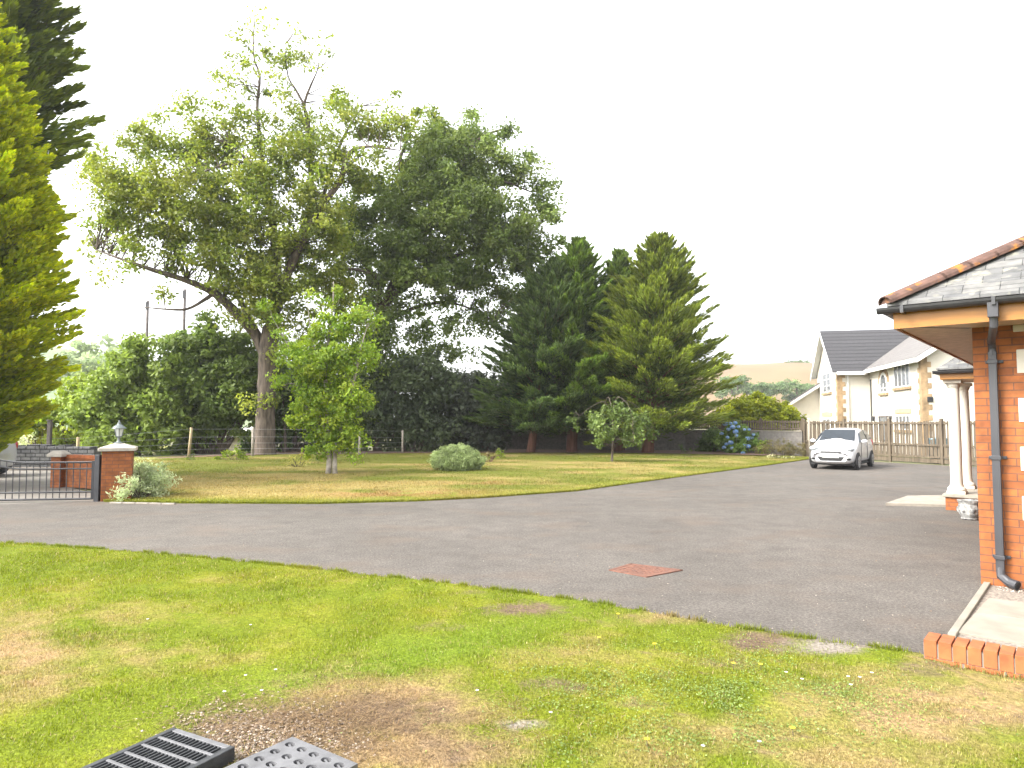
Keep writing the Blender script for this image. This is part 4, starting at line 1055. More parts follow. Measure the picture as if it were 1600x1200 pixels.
e1 = pc2 + Vector((pw2 / 2 + .005, .05, 0)); e2 = pc1 + Vector((-.30, .42, 0))
t = thing('entrance_wall', e1, 'curved low brick entrance wall between the two gate pillars', 'wall')
ew, ecp = MB(), MB(); ns = 9; cur = []
for i in range(ns + 1):
    f = i / ns; p = e1.lerp(e2, f); b_ = math.sin(f * math.pi) * .35; dd = (e2 - e1).normalized(); cur.append(p + Vector((dd.y, -dd.x, 0)) * -b_)
for i in range(ns):
    a_, b_ = cur[i], cur[i + 1]; d_ = (b_ - a_).normalized(); n_ = Vector((-d_.y, d_.x, 0))
    ew.prism([a_, b_, b_ + n_ * .2, a_ + n_ * .2], UP * .72); ecp.prism([a_ - n_ * .02 + UP * .723, b_ - n_ * .02 + UP * .723, b_ + n_ * .22 + UP * .723, a_ + n_ * .22 + UP * .723], UP * .075)
ew.build('brickwork', M['brick'], t); ecp.build('coping', M['edge_brick'], t)
# raised white script name sign on the wall: a two-line scribble, illegible in the photograph
pm_ = MB(); i = 3; d_ = (cur[4] - cur[3]).normalized(); n_ = Vector((d_.y, -d_.x, 0)); c = cur[3].lerp(cur[4], .2) + n_ * .012 + UP * .44
for row, wd_ in ((.035, .34), (-.045, .22)):
    pts = [c + d_ * (wd_ * (k / 28 - .35)) + UP * (row + .026 * math.sin(k * 1.9) * (1 if k % 5 else 1.5)) for k in range(29)]
    pm_.tube(pts, .009, 5)
pm_.build('name_sign', M['white'], t)

gp0 = G(156, 784); gp0 = pc1 - Vector((.90, .436, 0)) * (pw1 / 2 + .065) - Vector((-.436, .90, 0)) * (pw1 / 2 - .08); gl_ = G(0, 786)
t = thing('driveway_gate', gp0, 'black metal driveway gate with thin upright bars at the left edge', 'gate')
MB().box(gp0 + UP * .46, (.10, .10, .98)).build('hinge_post', M['iron'], t, bevel=.006)
gd = (Vector((gl_.x, gl_.y, 0)) - gp0).normalized(); g0_ = gp0 + gd * .09; GL = 3.7
def gtop(u): return .80 + .34 * max(0, min(1, (u - 1.35) / 1.6)) ** 1.3
gf = MB()
tops = [g0_ + gd * u + UP * gtop(u) for u in np.linspace(0, GL, 24)]
gf.tube(tops, .020, 6); gf.tube([p - UP * .13 for p in tops], .016, 6)
gf.tube([g0_ + UP * .20, g0_ + gd * GL + UP * .20], .018, 6); gf.tube([g0_ + UP * .06, g0_ + gd * GL + UP * .06], .022, 6)
for u in (0, GL): gf.box(g0_ + gd * u + UP * (.04 + gtop(u) / 2), (.05, .05, gtop(u) - .02), gd)
gf.build('frame', M['iron'], t)
for u in np.arange(.125, GL - .05, .125):
    bm_ = MB(); bm_.tube([g0_ + gd * u + UP * .06, g0_ + gd * u + UP * gtop(u)], .0095, 6); bm_.build('bar', M['iron'], t)
for zc in (.10, .78):
    hm = MB(); hm.box(gp0 + gd * .065 + UP * zc, (.08, .03, .05), gd); hm.build('hinge', M['iron'], t)

# grey stone wall across the lane
s0, s1 = Vector((-30, 24.4, 0)), Vector((-14.4, 23.6, 0))
t = thing('stone_wall', s0, 'low dark grey stone garden wall across the lane behind the gate', 'wall')
d_ = (s1 - s0).normalized(); n_ = Vector((-d_.y, d_.x, 0))
MB().prism([s0, s1, s1 + n_ * .4, s0 + n_ * .4], UP * .66).build('stonework', M['dry_stone'], t)
cs = MB(); gr = random.Random(3); k = 0.0
while k < (s1 - s0).length - .4:
    w_ = gr.uniform(.25, .5); c = s0 + d_ * (k + w_ / 2) + n_ * .2; h_ = gr.uniform(.08, .16); cs.box(c + UP * (.66 + h_ / 2), (w_ - .02, .42, h_), d_); k += w_
cs.build('coping', M['dry_stone'], t, bevel=.02)
kb = sheet('kerb', [(-60, 23.2), (-13.8, 22.7), (-13.8, 22.85), (-60, 23.35)], 0.10, M['mortar'], thick=0.12)

# ------------------------------------------------------------------ wire fence
wpts = [(122, 683, 712, 27.0), (297, 668, 717, 29.0), (395, 668, 713, 30.0), (562, 670, 712, 31.0), (629, 672, 706, 33.0)]
tops = []
t = thing('wire_fence', G(297, 717), 'wire stock fence on pale round timber posts below the hedge', 'fence')
for (x_, yt, yb, d_) in wpts:
    p = P(x_, 690, d_); zt = P(x_, yt, d_).z; lean = .05 if x_ == 297 else 0
    MB().tube([(p.x - lean, p.y, -.05), (p.x + lean, p.y, zt)], .058 if x_ < 600 else .05, 9).build('post', M['post_wood'] if x_ < 560 and x_ != 395 else M['palebark'], t, smooth=True)
    tops.append(Vector((p.x, p.y, zt)))
fe = [Vector((tops[0].x - 3, 25.5, tops[0].z))] + tops
wm = MB()
for k in (.15, .32, .5, .7, .95):
    wm.tube([Vector((p.x, p.y - .06, p.z * k)) for p in fe], .0045, 4)
wm.build('wire', M['alloy'], t)
dk = P(77, 690, 25.0)
t = thing('gate_post', (dk.x, dk.y, 0), 'dark slim square post standing by the stone wall across the lane', 'post')
MB().box((dk.x, dk.y, .82), (.13, .13, 1.64)).build('shaft', M['pole_wood'], t, bevel=.01); MB().box((dk.x, dk.y, 1.66), (.17, .17, .04)).build('cap', M['pole_wood'], t)

for (x_, yt, lab, d_) in ((231, 470, 'thin dark utility pole left of the other, rising over the hedge', 46), (289, 452, 'dark utility pole close to the big tree\'s low branch', 44)):
    p = P(x_, yt, d_); t = thing('utility_pole', (p.x, p.y, 0), lab, 'utility pole')
    MB().tube([(p.x, p.y, 0), (p.x, p.y, p.z)], [.12, .085], 10).build('shaft', M['pole_wood'], t, smooth=True)
    MB().box((p.x, p.y - .12, p.z - .35), (.14, .06, .5)).build('step_plate', M['iron'], t)
# pale shed roof glimpsed under the hedge
t = thing('shed', P(355, 690, 37), 'pale sheeted sloping roof glimpsed under the hedge left of the big trunk', 'shed')
a_, b_, c_ = P(312, 703, 37), P(400, 671, 37), P(400, 700, 37)
MB().prism([a_, b_, b_ + UP * .06, a_ + UP * .06], (.6, 4, 1.0)).build('roof', plain('pale_sheet', (.62, .60, .57), .6, var=.12, scale=1.2), t)
MB().prism([(a_.x, 37.1, -.1), (b_.x, 37.1, -.1), (b_.x, 37.1, b_.z - .02), (a_.x, 37.1, a_.z - .02)], (0, 3.5, 0)).build('wall', M['stone'], t)

# ------------------------------------------------------------------ cars
def car(loc, ang, label, sc_=1.0, name='parked_car', rear_first=False):
    t = thing(name, loc, label, 'car'); L_ = Vector(loc)
    fx = Vector((math.cos(ang), math.sin(ang), 0)); fy = Vector((-math.sin(ang), math.cos(ang), 0))
    def T(x, y, z): return L_ + (fx * x + fy * y + UP * z) * sc_
    S = [(1.78, .60, .30, .54, .48, .60, .62), (1.70, .72, .21, .66, .60, .71, .74), (1.45, .785, .19, .79, .65, .84, .88), (1.12, .80, .19, .89, .67, .94, .98), (.86, .80, .19, .95, .67, 1.00, 1.04),
         (.55, .80, .19, .97, .635, 1.22, 1.26), (.22, .80, .19, .985, .60, 1.42, 1.465), (-.35, .80, .19, 1.0, .59, 1.475, 1.525), (-1.0, .80, .19, 1.03, .575, 1.45, 1.50), (-1.42, .79, .20, 1.05, .555, 1.37, 1.42), (-1.62, .77, .24, 1.02, .565, 1.12, 1.15), (-1.76, .72, .30, .86, .55, .90, .92)]
    rows = []
    for x, w, zb, zt, wr_, zr, zc in S:
        half = [(0, zb), (w * .8, zb), (w * .97, zb + .10), (w, zb + (zt - zb) * .55), (w * .965, zt), (wr_, zr), (wr_ * .6, zr + (zc - zr) * .8), (0, zc)]
        rows.append([(x, y, z) for y, z in half] + [(x, -y, z) for y, z in reversed(half[1:-1])])
    n = len(rows[0]); mb = MB()
    mb.add([T(*p) for r in rows for p in r], [(i * n + j, i * n + (j + 1) % n, (i + 1) * n + (j + 1) % n, (i + 1) * n + j) for i in range(len(rows) - 1) for j in range(n)] + [tuple(range(n)), tuple(range((len(rows) - 1) * n, len(rows) * n))])
    body = mb.build('body', M['car_paint'], t, smooth=True, sub=2)
    def panel(name_, pts, off, mat, th=.014, par=None):
        q = [T(*p) for p in pts]; nn = (q[1] - q[0]).cross(q[2] - q[0]).normalized()
        if nn.dot(q[0] - T(0, 0, .7)) < 0: nn = -nn
        return MB().prism([p + nn * off for p in q], nn * th).build(name_, mat, par or t, bevel=.004)
    panel('windscreen', [(.845, -.62, 1.035), (.845, .62, 1.035), (.27, .535, 1.43), (.27, -.535, 1.43)], -.004, M['car_glass'], .02)
    panel('rear_window', [(-1.60, -.56, 1.13), (-1.60, .56, 1.13), (-1.43, .52, 1.38), (-1.43, -.52, 1.38)], .002, M['car_glass'], .02)
    for s in (1, -1):
        def sw(x, f):                                            # point on the side-glass surface
            X_ = [r[0] for r in S][::-1]; wz = np.interp(x, X_, [r[1] * .965 for r in S][::-1]); zt = np.interp(x, X_, [r[3] for r in S][::-1]); wr_ = np.interp(x, X_, [r[4] for r in S][::-1]); zr = np.interp(x, X_, [r[5] for r in S][::-1])
            return (x, s * (wz + (wr_ - wz) * f), zt + (zr - zt) * f)
        panel('side_window', [sw(.66, .10), sw(.30, .84), sw(-.30, .88), sw(-.33, .08)], -.01, M['car_glass'], .045)
        panel('side_window', [sw(-.42, .08), sw(-.40, .88), sw(-1.02, .86), sw(-1.22, .10)], -.01, M['car_glass'], .045)
        mr = MB(); mr.ball(T(.60, s * .90, 1.02), (.07 * sc_, .11 * sc_, .075 * sc_), 12, 8, fx); mr.box(T(.60, s * .81, 1.0), (.05, .08, .04), fx); mr.build('mirror', M['car_paint'], t, smooth=True)
        hl = MB(); hl.ball(T(1.60, s * .60, .765), (.15 * sc_, .175 * sc_, .10 * sc_), 14, 8, (fx * 1.0 - fy * s * .35)); hl.build('headlight', M['lamp_glass'], t, smooth=True)
        tl = MB(); tl.ball(T(-1.63, s * .665, .90), (.10 * sc_, .10 * sc_, .16 * sc_), 12, 8, fx); tl.build('tail_light', M['tail'], t, smooth=True)
        fg = MB(); fg.ball(T(1.735, s * .575, .40), (.06 * sc_, .10 * sc_, .05 * sc_), 12, 6, fx); fg.build('fog_light', M['rubber'], t, smooth=True)
        dl = MB()                                                # door shuts, sill and handles
        for x in (.62, -.37): dl.box(T(x, s * .797, .68), (.012, .012, .62 * sc_), fx)
        dl.build('door_gap', M['rubber'], t)
        for x in (-.22, -.98): MB().box(T(x, s * .802, .86), (.15, .03, .03), fx).build('door_handle', M['car_paint'], t, bevel=.008)
        for x in (1.16, -1.17):
            ar = MB(); ring = [(math.cos(a), math.sin(a)) for a in np.linspace(-.25, math.pi + .25, 16)]
            ar.prism([T(x + .345 * c_, s * .775, .29 + .345 * s_) for c_, s_ in ring], fy * s * .032 * sc_)
            ar.build('wheel_arch', M['rubber'], t)
            wh = MB(); R_ = .285; prof = [(.20, -.09), (.26, -.085), (R_, -.06), (R_, .06), (.26, .085), (.20, .09)]
            k = 24; wh.add([T(x + r * math.cos(2 * math.pi * j / k), s * .735 + y, R_ + r * math.sin(2 * math.pi * j / k)) for r, y in prof for j in range(k)], [(i * k + j, i * k + (j + 1) % k, (i + 1) * k + (j + 1) % k, (i + 1) * k + j) for i in range(5) for j in range(k)] + [tuple(range(k)), tuple(range(5 * k, 6 * k))])
            who = wh.build('wheel', M['rubber'], t)
            ri = MB()
            for j in range(8):
                a = j * math.pi / 4; da = .16
                ri.prism([T(x + r * math.cos(a + o), s * .828, R_ + r * math.sin(a + o)) for r, o in ((.03, -.5), (.185, -da), (.185, da), (.03, .5))], fy * s * .014)
            ri.add([T(x + r * math.cos(2 * math.pi * j / k), s * (.829 + (r < .19) * .006), R_ + r * math.sin(2 * math.pi * j / k)) for r in (.18, .205) for j in range(k)], [(j, (j + 1) % k, k + (j + 1) % k, k + j) for j in range(k)])
            ri.build('rim', M['alloy'], who)
    gi = MB(); gi.prism([T(1.745, -.34, .625), T(1.745, .34, .625), T(1.735, .37, .67), T(1.735, -.37, .67)], fx * .035 * sc_); gi.build('grille', M['rubber'], t)
    lo2 = MB(); lo2.prism([T(1.735, -.36, .33), T(1.735, .36, .33), T(1.735, .46, .475), T(1.735, -.46, .475)], fx * .055 * sc_)
    lo2.build('lower_intake', M['rubber'], t)
    MB().box(T(1.80, 0, .495), (.02, .52, .11), fx).build('number_plate', M['plate'], t)
    MB().box(T(-1.765, 0, .62), (.02, .52, .11), fx).build('number_plate', M['plate'], t)
    MB().box(T(0, 0, .20), (2.9, 1.35, .06), fx).build('underbody', M['rubber'], t)
    for s in (-.1, .4): wi = MB(); wi.tube([T(.90, s, 1.045), T(.70, s - .38, 1.17)], .008, 5); wi.build('wiper', M['rubber'], t)
    return t
cg = P(1316, 700, 24.2); cg.z = .004
car(tuple(cg), R(180 + 64.1 - 12.5), 'small white hatchback parked facing the camera in front of the timber fence', .92)
c2 = P(-92, 700, 20.2); c2.z = .0
car(tuple(c2), R(186), 'white hatchback with only its rear showing at the left edge beyond the gate', 1.0)

# ------------------------------------------------------------------ hills and far trees
def hill(name, px0, px1, tops, dist, depth, mat, ridge_noise=1.0, seed=1):
    n = 70; m = 26; pxs_ = np.linspace(px0, px1, n); tp_ = np.interp(pxs_, [a for a, b in tops], [b for a, b in tops])
    X = np.zeros((m, n)); Y = np.zeros((m, n)); Z = np.zeros((m, n))
    for i, (a, b) in enumerate(zip(pxs_, tp_)):
        q = P(a, b, dist)
        for j in range(m):
            f = j / (m - 1)
            Y[j, i] = dist - depth + depth * f * 1.5; X[j, i] = q.x * Y[j, i] / dist
            s_ = min(1, f * 1.5); Z[j, i] = -1 + (q.z + 1) * (s_ * s_ * (3 - 2 * s_)) - max(0, f * 1.5 - 1) * 6
    Z += (fbm(X * .05, Y * .05, seed) - .5) * ridge_noise
    return grid_mesh(name, X, Y, Z, lambda x, y: np.ones((len(x), 3)) * .2, mat)
hm, n_, l_, b_ = nt('dry_hill_grass')
r_ = ramp(n_, [(.35, (.13, .082, .036)), (.55, (.175, .115, .054)), (.75, (.12, .088, .036))]); l_.new(noise(n_, l_, .03, 6, stretch=(1, .5, 3)), r_.inputs[0]); l_.new(r_.outputs[0], b_.inputs['Base Color']); b_.inputs['Roughness'].default_value = 1
hill('hill', 900, 2300, [(900, 566), (1000, 568), (1100, 570), (1180, 569), (1260, 568), (1400, 574), (1700, 590), (2300, 640)], 300, 140, hm, 1.5, 3)
hm2, n_, l_, b_ = nt('wooded_hill')
r_ = ramp(n_, [(.35, (.08, .12, .05)), (.65, (.15, .19, .08))]); l_.new(noise(n_, l_, .12, 6), r_.inputs[0]); l_.new(r_.outputs[0], b_.inputs['Base Color']); b_.inputs['Roughness'].default_value = 1
hill('hill', -900, 420, [(-900, 560), (-200, 530), (100, 545), (150, 560), (250, 575), (420, 640)], 260, 120, hm2, 3, 5)
far_cols = [(.050, .085, .035), (.085, .125, .045), (.11, .14, .06)]
def far_tree(px_, py_, r_px, dist, label, group, seed, cols=far_cols):
    c = P(px_, py_, dist); r = r_px / FPX * dist
    base = (c.x, c.y, c.z - r * 1.1)
    t = thing('tree', base, label, 'tree', group)
    v, cc_, q = leaf_clumps([(tuple(c), (r * 1.25, r * 1.25, r * .85), 1)], 26 / (4.19 * r ** 3), r * .38, 34, r * .15, cols, seed)
    MB().tube([base, tuple(c)], [r * .12, r * .05], 6).build('trunk', M['bark'], t)
    raw_mesh('crown', v, 4, cc_, LEAF, t)
gr = random.Random(8)
for k in range(24):
    x_ = 1130 + k * 6.4 + gr.uniform(-3, 3); far_tree(x_, 600 + gr.uniform(-8, 16) + (8 if x_ > 1230 else 0), gr.uniform(8, 13), 215 - gr.uniform(0, 40), 'round green tree in the belt of trees on the hillside', 'trees on the hillside', 100 + k)
for k, x_ in enumerate((1232, 1241, 1250, 1260)): far_tree(x_, 567, 5, 285, 'small dark tree on the skyline of the dry hill', 'trees on the hill skyline', 140 + k)
far_tree(1258, 579, 5.5, 270, 'lone bush on the dry slope just below the skyline trees', None, 150)
pale = [(.13, .17, .09), (.18, .22, .11), (.21, .25, .14)]  # distance haze put into the leaf colours as a paler green
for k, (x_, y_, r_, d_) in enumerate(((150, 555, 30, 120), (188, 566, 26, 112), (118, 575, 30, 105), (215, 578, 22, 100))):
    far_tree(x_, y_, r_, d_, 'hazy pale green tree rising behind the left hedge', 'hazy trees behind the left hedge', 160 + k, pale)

# ------------------------------------------------------------------ trees
def LP(pts, d, dz=None):                # limb traced as picture points, each at its own distance
    return [tuple(P(x, y, d + (o[0] if o else 0))) for x, y, *o in pts]
ASH = [(.062, .092, .014), (.102, .136, .022), (.148, .172, .028), (.205, .208, .040)]
OAK = [(.045, .068, .016), (.068, .098, .022), (.095, .128, .030), (.130, .155, .042)]
D = 32.0
b0 = G(414, 713); D = b0.y
ash_limbs = [
    (LP([(414, 716), (414, 690), (416, 640), (417, 590), (419, 550), (424, 510)], D), [.54, .46, .42, .41, .44, .36]),
    (LP([(417, 560), (398, 520), (370, 490, -.5), (335, 458, -1), (290, 438, -1.5), (240, 422, -2), (190, 405, -2), (150, 390, -1.5)], D), [.30, .26, .23, .18, .13, .10, .06, .02]),
    (LP([(335, 458, -1), (300, 480, -1), (275, 484, -1), (225, 480, -1)], D), [.10, .06, .05, .02]),
    (LP([(424, 520), (430, 470), (432, 420), (427, 360), (420, 310), (408, 280), (385, 250), (360, 225)], D), [.34, .26, .23, .20, .17, .12, .07, .03]),
    (LP([(427, 350), (404, 262), (358, 256, -.5), (310, 272, -1)], D), [.12, .08, .06, .02]),
    (LP([(424, 330), (410, 250, .5), (402, 170, .6), (406, 120, .6), (396, 85, .6), (398, 20, .6)], D), [.18, .10, .075, .055, .035, .015]),
    (LP([(426, 500), (445, 440, .8), (465, 380, 1), (484, 320, 1), (486, 260, 1), (481, 190, 1), (476, 160, 1), (497, 108, 1)], D), [.28, .20, .17, .15, .13, .10, .07, .02]),
    (LP([(476, 165, 1), (462, 140, 1), (450, 118, 1), (445, 70, 1)], D), [.07, .05, .035, .012]),
    (LP([(440, 450, -.6), (470, 380, -1), (500, 325, -1), (530, 285, -1), (546, 240, -1), (575, 229, -1), (625, 235, -1)], D), [.22, .18, .15, .13, .10, .06, .02]),
    (LP([(500, 325, 0), (520, 260, .5), (540, 208, .5), (568, 165, .5)], D), [.10, .08, .06, .02]),
    (LP([(430, 480), (480, 440, 1), (540, 420, 1.5), (590, 430, 2)], D), [.18, .12, .08, .03]),
    (LP([(400, 520), (340, 400, 1.5), (290, 330, 2), (240, 270, 2)], D), [.16, .11, .08, .03]),
]
ash_blobs = [Bp(*a) for a in (
    (185, 290, 55, D - 1, 0.50), (150, 250, 32, D - 1, 0.59), (165, 370, 36, D - 1, 0.50), (225, 335, 72, D - 1, 0.53), (245, 225, 45, D, 0.50), (300, 180, 34, D, 0.51), (325, 235, 65, D + 1, 0.50),
    (305, 320, 80, D - 1.5, 0.56), (385, 320, 66, D - 1, 0.59), (390, 200, 40, D, 0.38), (385, 125, 30, D, 0.27), (380, 70, 30, D, 0.23), (405, 40, 24, D, 0.17), (360, 100, 24, D, 0.21), (430, 95, 36, D + 1, 0.21), (480, 90, 30, D + 1, 0.15), (470, 50, 24, D + 1, 0.08), (470, 200, 50, D + 1, 0.47), (440, 240, 44, D - 1, 0.42), (500, 230, 46, D - .5, 0.42), (480, 300, 50, D - 1, 0.55), (520, 350, 46, D - 1.5, 0.50), (405, 250, 44, D - .5, 0.47), (585, 265, 40, D - .5, 0.47), (610, 215, 36, D, .5), (645, 205, 34, D + 1, .4), (675, 180, 24, D + 1, .3), (590, 175, 26, D, .3), (470, 520, 36, D + 1.5, 0.59), (520, 450, 46, D + 1.5, 0.53), (395, 440, 50, D - 1, 0.53), (560, 500, 34, D + 2, 0.42), (430, 150, 40, D, 0.23), (505, 100, 34, D, 0.13), (350, 130, 26, D, 0.15), (360, 170, 34, D, 0.34),
    (520, 160, 36, D + 1, 0.26), (560, 190, 42, D, 0.42), (440, 285, 40, D, 0.47), (445, 375, 62, D - 1, 0.59), (350, 400, 66, D - 1.5, 0.56), (245, 395, 44, D - 2, 0.59), (435, 455, 56, D - 1, 0.56), (500, 400, 54, D, 0.56),
    (540, 270, 44, D - 1, 0.51), (620, 200, 30, D, 0.26), (345, 450, 24, D - 1, 0.42), (265, 470, 20, D - 1, 0.30), (395, 480, 30, D - 1, 0.51), (210, 215, 30, D, 0.42), (600, 150, 22, D, 0.15), (450, 550, 24, D - .6, 0.50), (405, 620, 20, D - .6, 0.59), (375, 510, 30, D, 0.51), (150, 440, 26, D - 1, 0.34))]
broadleaf('broadleaf_tree', tuple(b0), 'huge tall tree with a thick pale trunk, long low left branch and sparse twiggy top', 'tree', ash_limbs, ash_blobs, ASH, M['bark'], 21, per_m3=2.4, clump_r=.74, leaves=145, size=.094, twigs=1100)
ivy = [Bp(410, 620, 20, D - .5, 1), Bp(425, 545, 24, D - .5, 1)]

D2 = 35.0
oak_base = P(590, 700, D2); oak_base.z = 0
oak_limbs = [
    (LP([(590, 706), (590, 640), (588, 580), (590, 520), (612, 450), (645, 380)], D2), [.26, .24, .23, .23, .22, .18]),
    (LP([(588, 560), (592, 480), (590, 440), (560, 400), (540, 340)], D2), [.22, .16, .13, .10, .04]),
    (LP([(605, 470), (670, 420), (740, 390), (800, 370), (845, 350)], D2), [.22, .17, .13, .09, .03]),
    (LP([(640, 392), (690, 330), (720, 270), (745, 220), (790, 200)], D2), [.22, .17, .12, .08, .03]),
    (LP([(640, 392), (635, 300), (625, 250), (650, 190)], D2), [.2, .14, .09, .03]),
    (LP([(592, 510), (650, 480), (710, 474), (770, 500)], D2), [.14, .10, .06, .03]),
    (LP([(720, 300), (770, 280), (830, 300)], D2), [.10, .07, .03]),
]
oak_blobs = [Bp(*a) for a in (
    (625, 310, 62, D2, .95), (690, 250, 62, D2, .95), (735, 215, 42, D2 + 1, .9), (785, 208, 27, D2, .8), (755, 270, 56, D2, .9), (815, 270, 34, D2, .8), (840, 310, 36, D2, .85), (845, 360, 36, D2, .85), (700, 330, 72, D2 - 1.5, 1),
    (775, 365, 66, D2 - .5, .95), (630, 395, 62, D2 - 1, .95), (565, 395, 50, D2, .9), (565, 330, 42, D2, .8), (690, 425, 58, D2 - .5, .95), (755, 435, 46, D2, .9), (820, 410, 40, D2, .85), (605, 455, 36, D2, .8), (560, 460, 36, D2 + 1, .8),
    (640, 490, 40, D2, .55), (705, 500, 44, D2, .45), (660, 545, 46, D2 + 1, .4), (715, 550, 38, D2 + 1, .3), (600, 500, 36, D2 + 1, .6), (770, 500, 34, D2, .5), (755, 480, 30, D2, .6), (600, 520, 30, D2 + 1, .5), (680, 190, 26, D2, .5), (650, 245, 36, D2, .75), (520, 350, 40, D2 + 1, .7), (870, 380, 22, D2, .6), (590, 535, 34, D2 - .5, .7), (585, 590, 36, D2 - .5, .9), (620, 575, 32, D2 - .5, .6), (580, 640, 34, D2 - .5, .9), (600, 500, 32, D2 - .8, .8), (560, 560, 34, D2 - .6, .8), (800, 460, 40, D2 + 1, .8), (610, 560, 34, D2 + 1, .4))]
broadleaf('broadleaf_tree', tuple(oak_base), 'broad dense dark green tree merging with the right side of the huge tall tree', 'tree', oak_limbs, oak_blobs, OAK, M['twig'], 22, per_m3=2.1, clump_r=.68, leaves=140, size=.098, twigs=520)

yb = G(518, 743); yD = yb.y
YNG = [(.070, .120, .016), (.110, .170, .022), (.160, .220, .026), (.230, .265, .030)]
yl = [(LP([(514, 745), (515, 715), (512, 660), (508, 600), (512, 540), (520, 480), (521, 440)], yD), [.075, .07, .06, .05, .04, .025, .01]),
      (LP([(523, 745), (523, 715), (535, 660), (552, 600), (565, 540), (582, 485)], yD), [.065, .06, .05, .04, .025, .01]),
      (LP([(511, 680), (480, 600), (450, 540), (425, 495)], yD), [.04, .03, .022, .008]), (LP([(512, 600), (490, 540), (480, 470)], yD), [.03, .02, .008])]
ybl = [Bp(*a) for a in ((521, 460, 14, yD, 1, 1, 1.6), (520, 510, 34, yD, 1), (500, 560, 44, yD - .2, 1), (552, 555, 38, yD, .9), (572, 500, 22, yD, .9, 1, 1.4), (455, 545, 30, yD, .85), (427, 510, 14, yD, .8), (412, 478, 8, yD, .8, 1, 1.6), (482, 470, 14, yD, .9, 1, 1.4), (500, 620, 44, yD, .95), (548, 625, 38, yD, .9), (478, 655, 28, yD - .2, .7), (522, 675, 40, yD, .9), (545, 690, 26, yD, .8), (492, 700, 24, yD, .8), (585, 560, 12, yD, .5), (440, 590, 22, yD, .6))]
broadleaf('young_tree', tuple(yb), 'young bright green tree with pale twin stems standing alone on the far lawn', 'tree', yl, ybl, YNG, M['palebark'], 23, per_m3=26, clump_r=.27, leaves=66, size=.058, twigs=260, twig_r=.009, up=.35)
gm = MB()
for dx in (-.10, .11):
    gm.tube([yb + Vector((dx, -.04, -.02)), yb + Vector((dx * .9, -.02, .22)), yb + Vector((dx * .8, 0, .50))], [.085, .072, .065], 9, .1)
tt_ = [o for o in bpy.data.objects if o.name.startswith('young_tree')][0]
gm.build('stem_base', M['palebark'], tt_, smooth=True)

wb_ = G(956, 724); wD = wb_.y
WEP = [(.050, .078, .020), (.078, .112, .028), (.115, .145, .040)]
wl2 = [(LP([(956, 725), (957, 700), (958, 670), (957, 640)], wD), [.05, .042, .035, .03]),
       (LP([(957, 650), (975, 626, .4), (1000, 640, .6), (1016, 668, .7)], wD), [.018, .012, .008, .003]), (LP([(957, 650), (945, 628, -.4), (925, 635, -.6), (905, 650, -.7)], wD), [.018, .012, .008, .003]),
       (LP([(957, 645), (965, 620, -.5), (985, 640, -.9), (990, 690, -1.0)], wD), [.016, .011, .007, .003]), (LP([(957, 645), (950, 620, .3), (940, 650, .6), (936, 690, .7)], wD), [.016, .011, .007, .003])]
wbl = [Bp(*a) for a in ((960, 646, 24, wD, 1, 1, .4), (992, 656, 24, wD, 1, 1, .6), (1012, 674, 11, wD, 1, 1, 1.2), (928, 656, 20, wD, .8, 1, .5), (900, 660, 11, wD, .8, 1, .8), (942, 672, 20, wD - .5, .9, 1, 1.0), (987, 684, 18, wD, .8, 1, 1.1), (938, 694, 9, wD, .9, 1, 1.8), (1000, 690, 9, wD + .3, .8, 1, 1.6), (962, 632, 12, wD, .8, 1, .5))]
broadleaf('weeping_tree', tuple(wb_), 'small weeping tree with drooping grey green crown in front of the conifers', 'tree', wl2, wbl, WEP, M['bark'], 24, per_m3=34, clump_r=.20, leaves=40, size=.07, twigs=220, twig_r=.008, up=.1, flat=1.6)

# conifers in a row
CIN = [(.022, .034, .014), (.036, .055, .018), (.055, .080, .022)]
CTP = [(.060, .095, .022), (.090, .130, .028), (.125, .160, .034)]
CD = 33.6
def cprof(rmax, pw=.62, low=.9): return lambda t: rmax * min(1, low + t * 2.2) * max(.02, (1 - t)) ** pw
for (x_, ya, d_, rm_, lab, sd_, ci, ct, ln_) in (
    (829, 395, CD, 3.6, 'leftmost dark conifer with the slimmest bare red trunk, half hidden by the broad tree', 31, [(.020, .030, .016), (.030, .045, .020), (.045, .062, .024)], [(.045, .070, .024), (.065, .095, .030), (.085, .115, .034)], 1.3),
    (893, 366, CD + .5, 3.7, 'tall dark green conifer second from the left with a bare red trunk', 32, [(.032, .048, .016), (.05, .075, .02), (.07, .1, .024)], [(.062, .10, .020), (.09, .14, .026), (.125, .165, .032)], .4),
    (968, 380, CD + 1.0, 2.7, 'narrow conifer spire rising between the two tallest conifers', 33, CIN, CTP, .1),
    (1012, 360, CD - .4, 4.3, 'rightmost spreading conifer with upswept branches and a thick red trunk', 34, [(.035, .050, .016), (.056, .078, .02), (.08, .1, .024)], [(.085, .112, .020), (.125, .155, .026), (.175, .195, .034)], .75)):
    b_ = P(x_, 708, d_); b_.z = 0
    h_ = P(x_, ya, d_).z
    conifer('conifer', tuple(b_), lab, 'conifer', h_ - .55, 1.2, cprof(rm_), ci, ct, sd_, nb=int(430 if rm_ > 2.5 else 200), fr=360, frond=.24, trunk_r=.22 if x_ < 860 else .30, rise=(-.02, .80), lean=(ln_, 0), group=None, width=.13, start=.10)
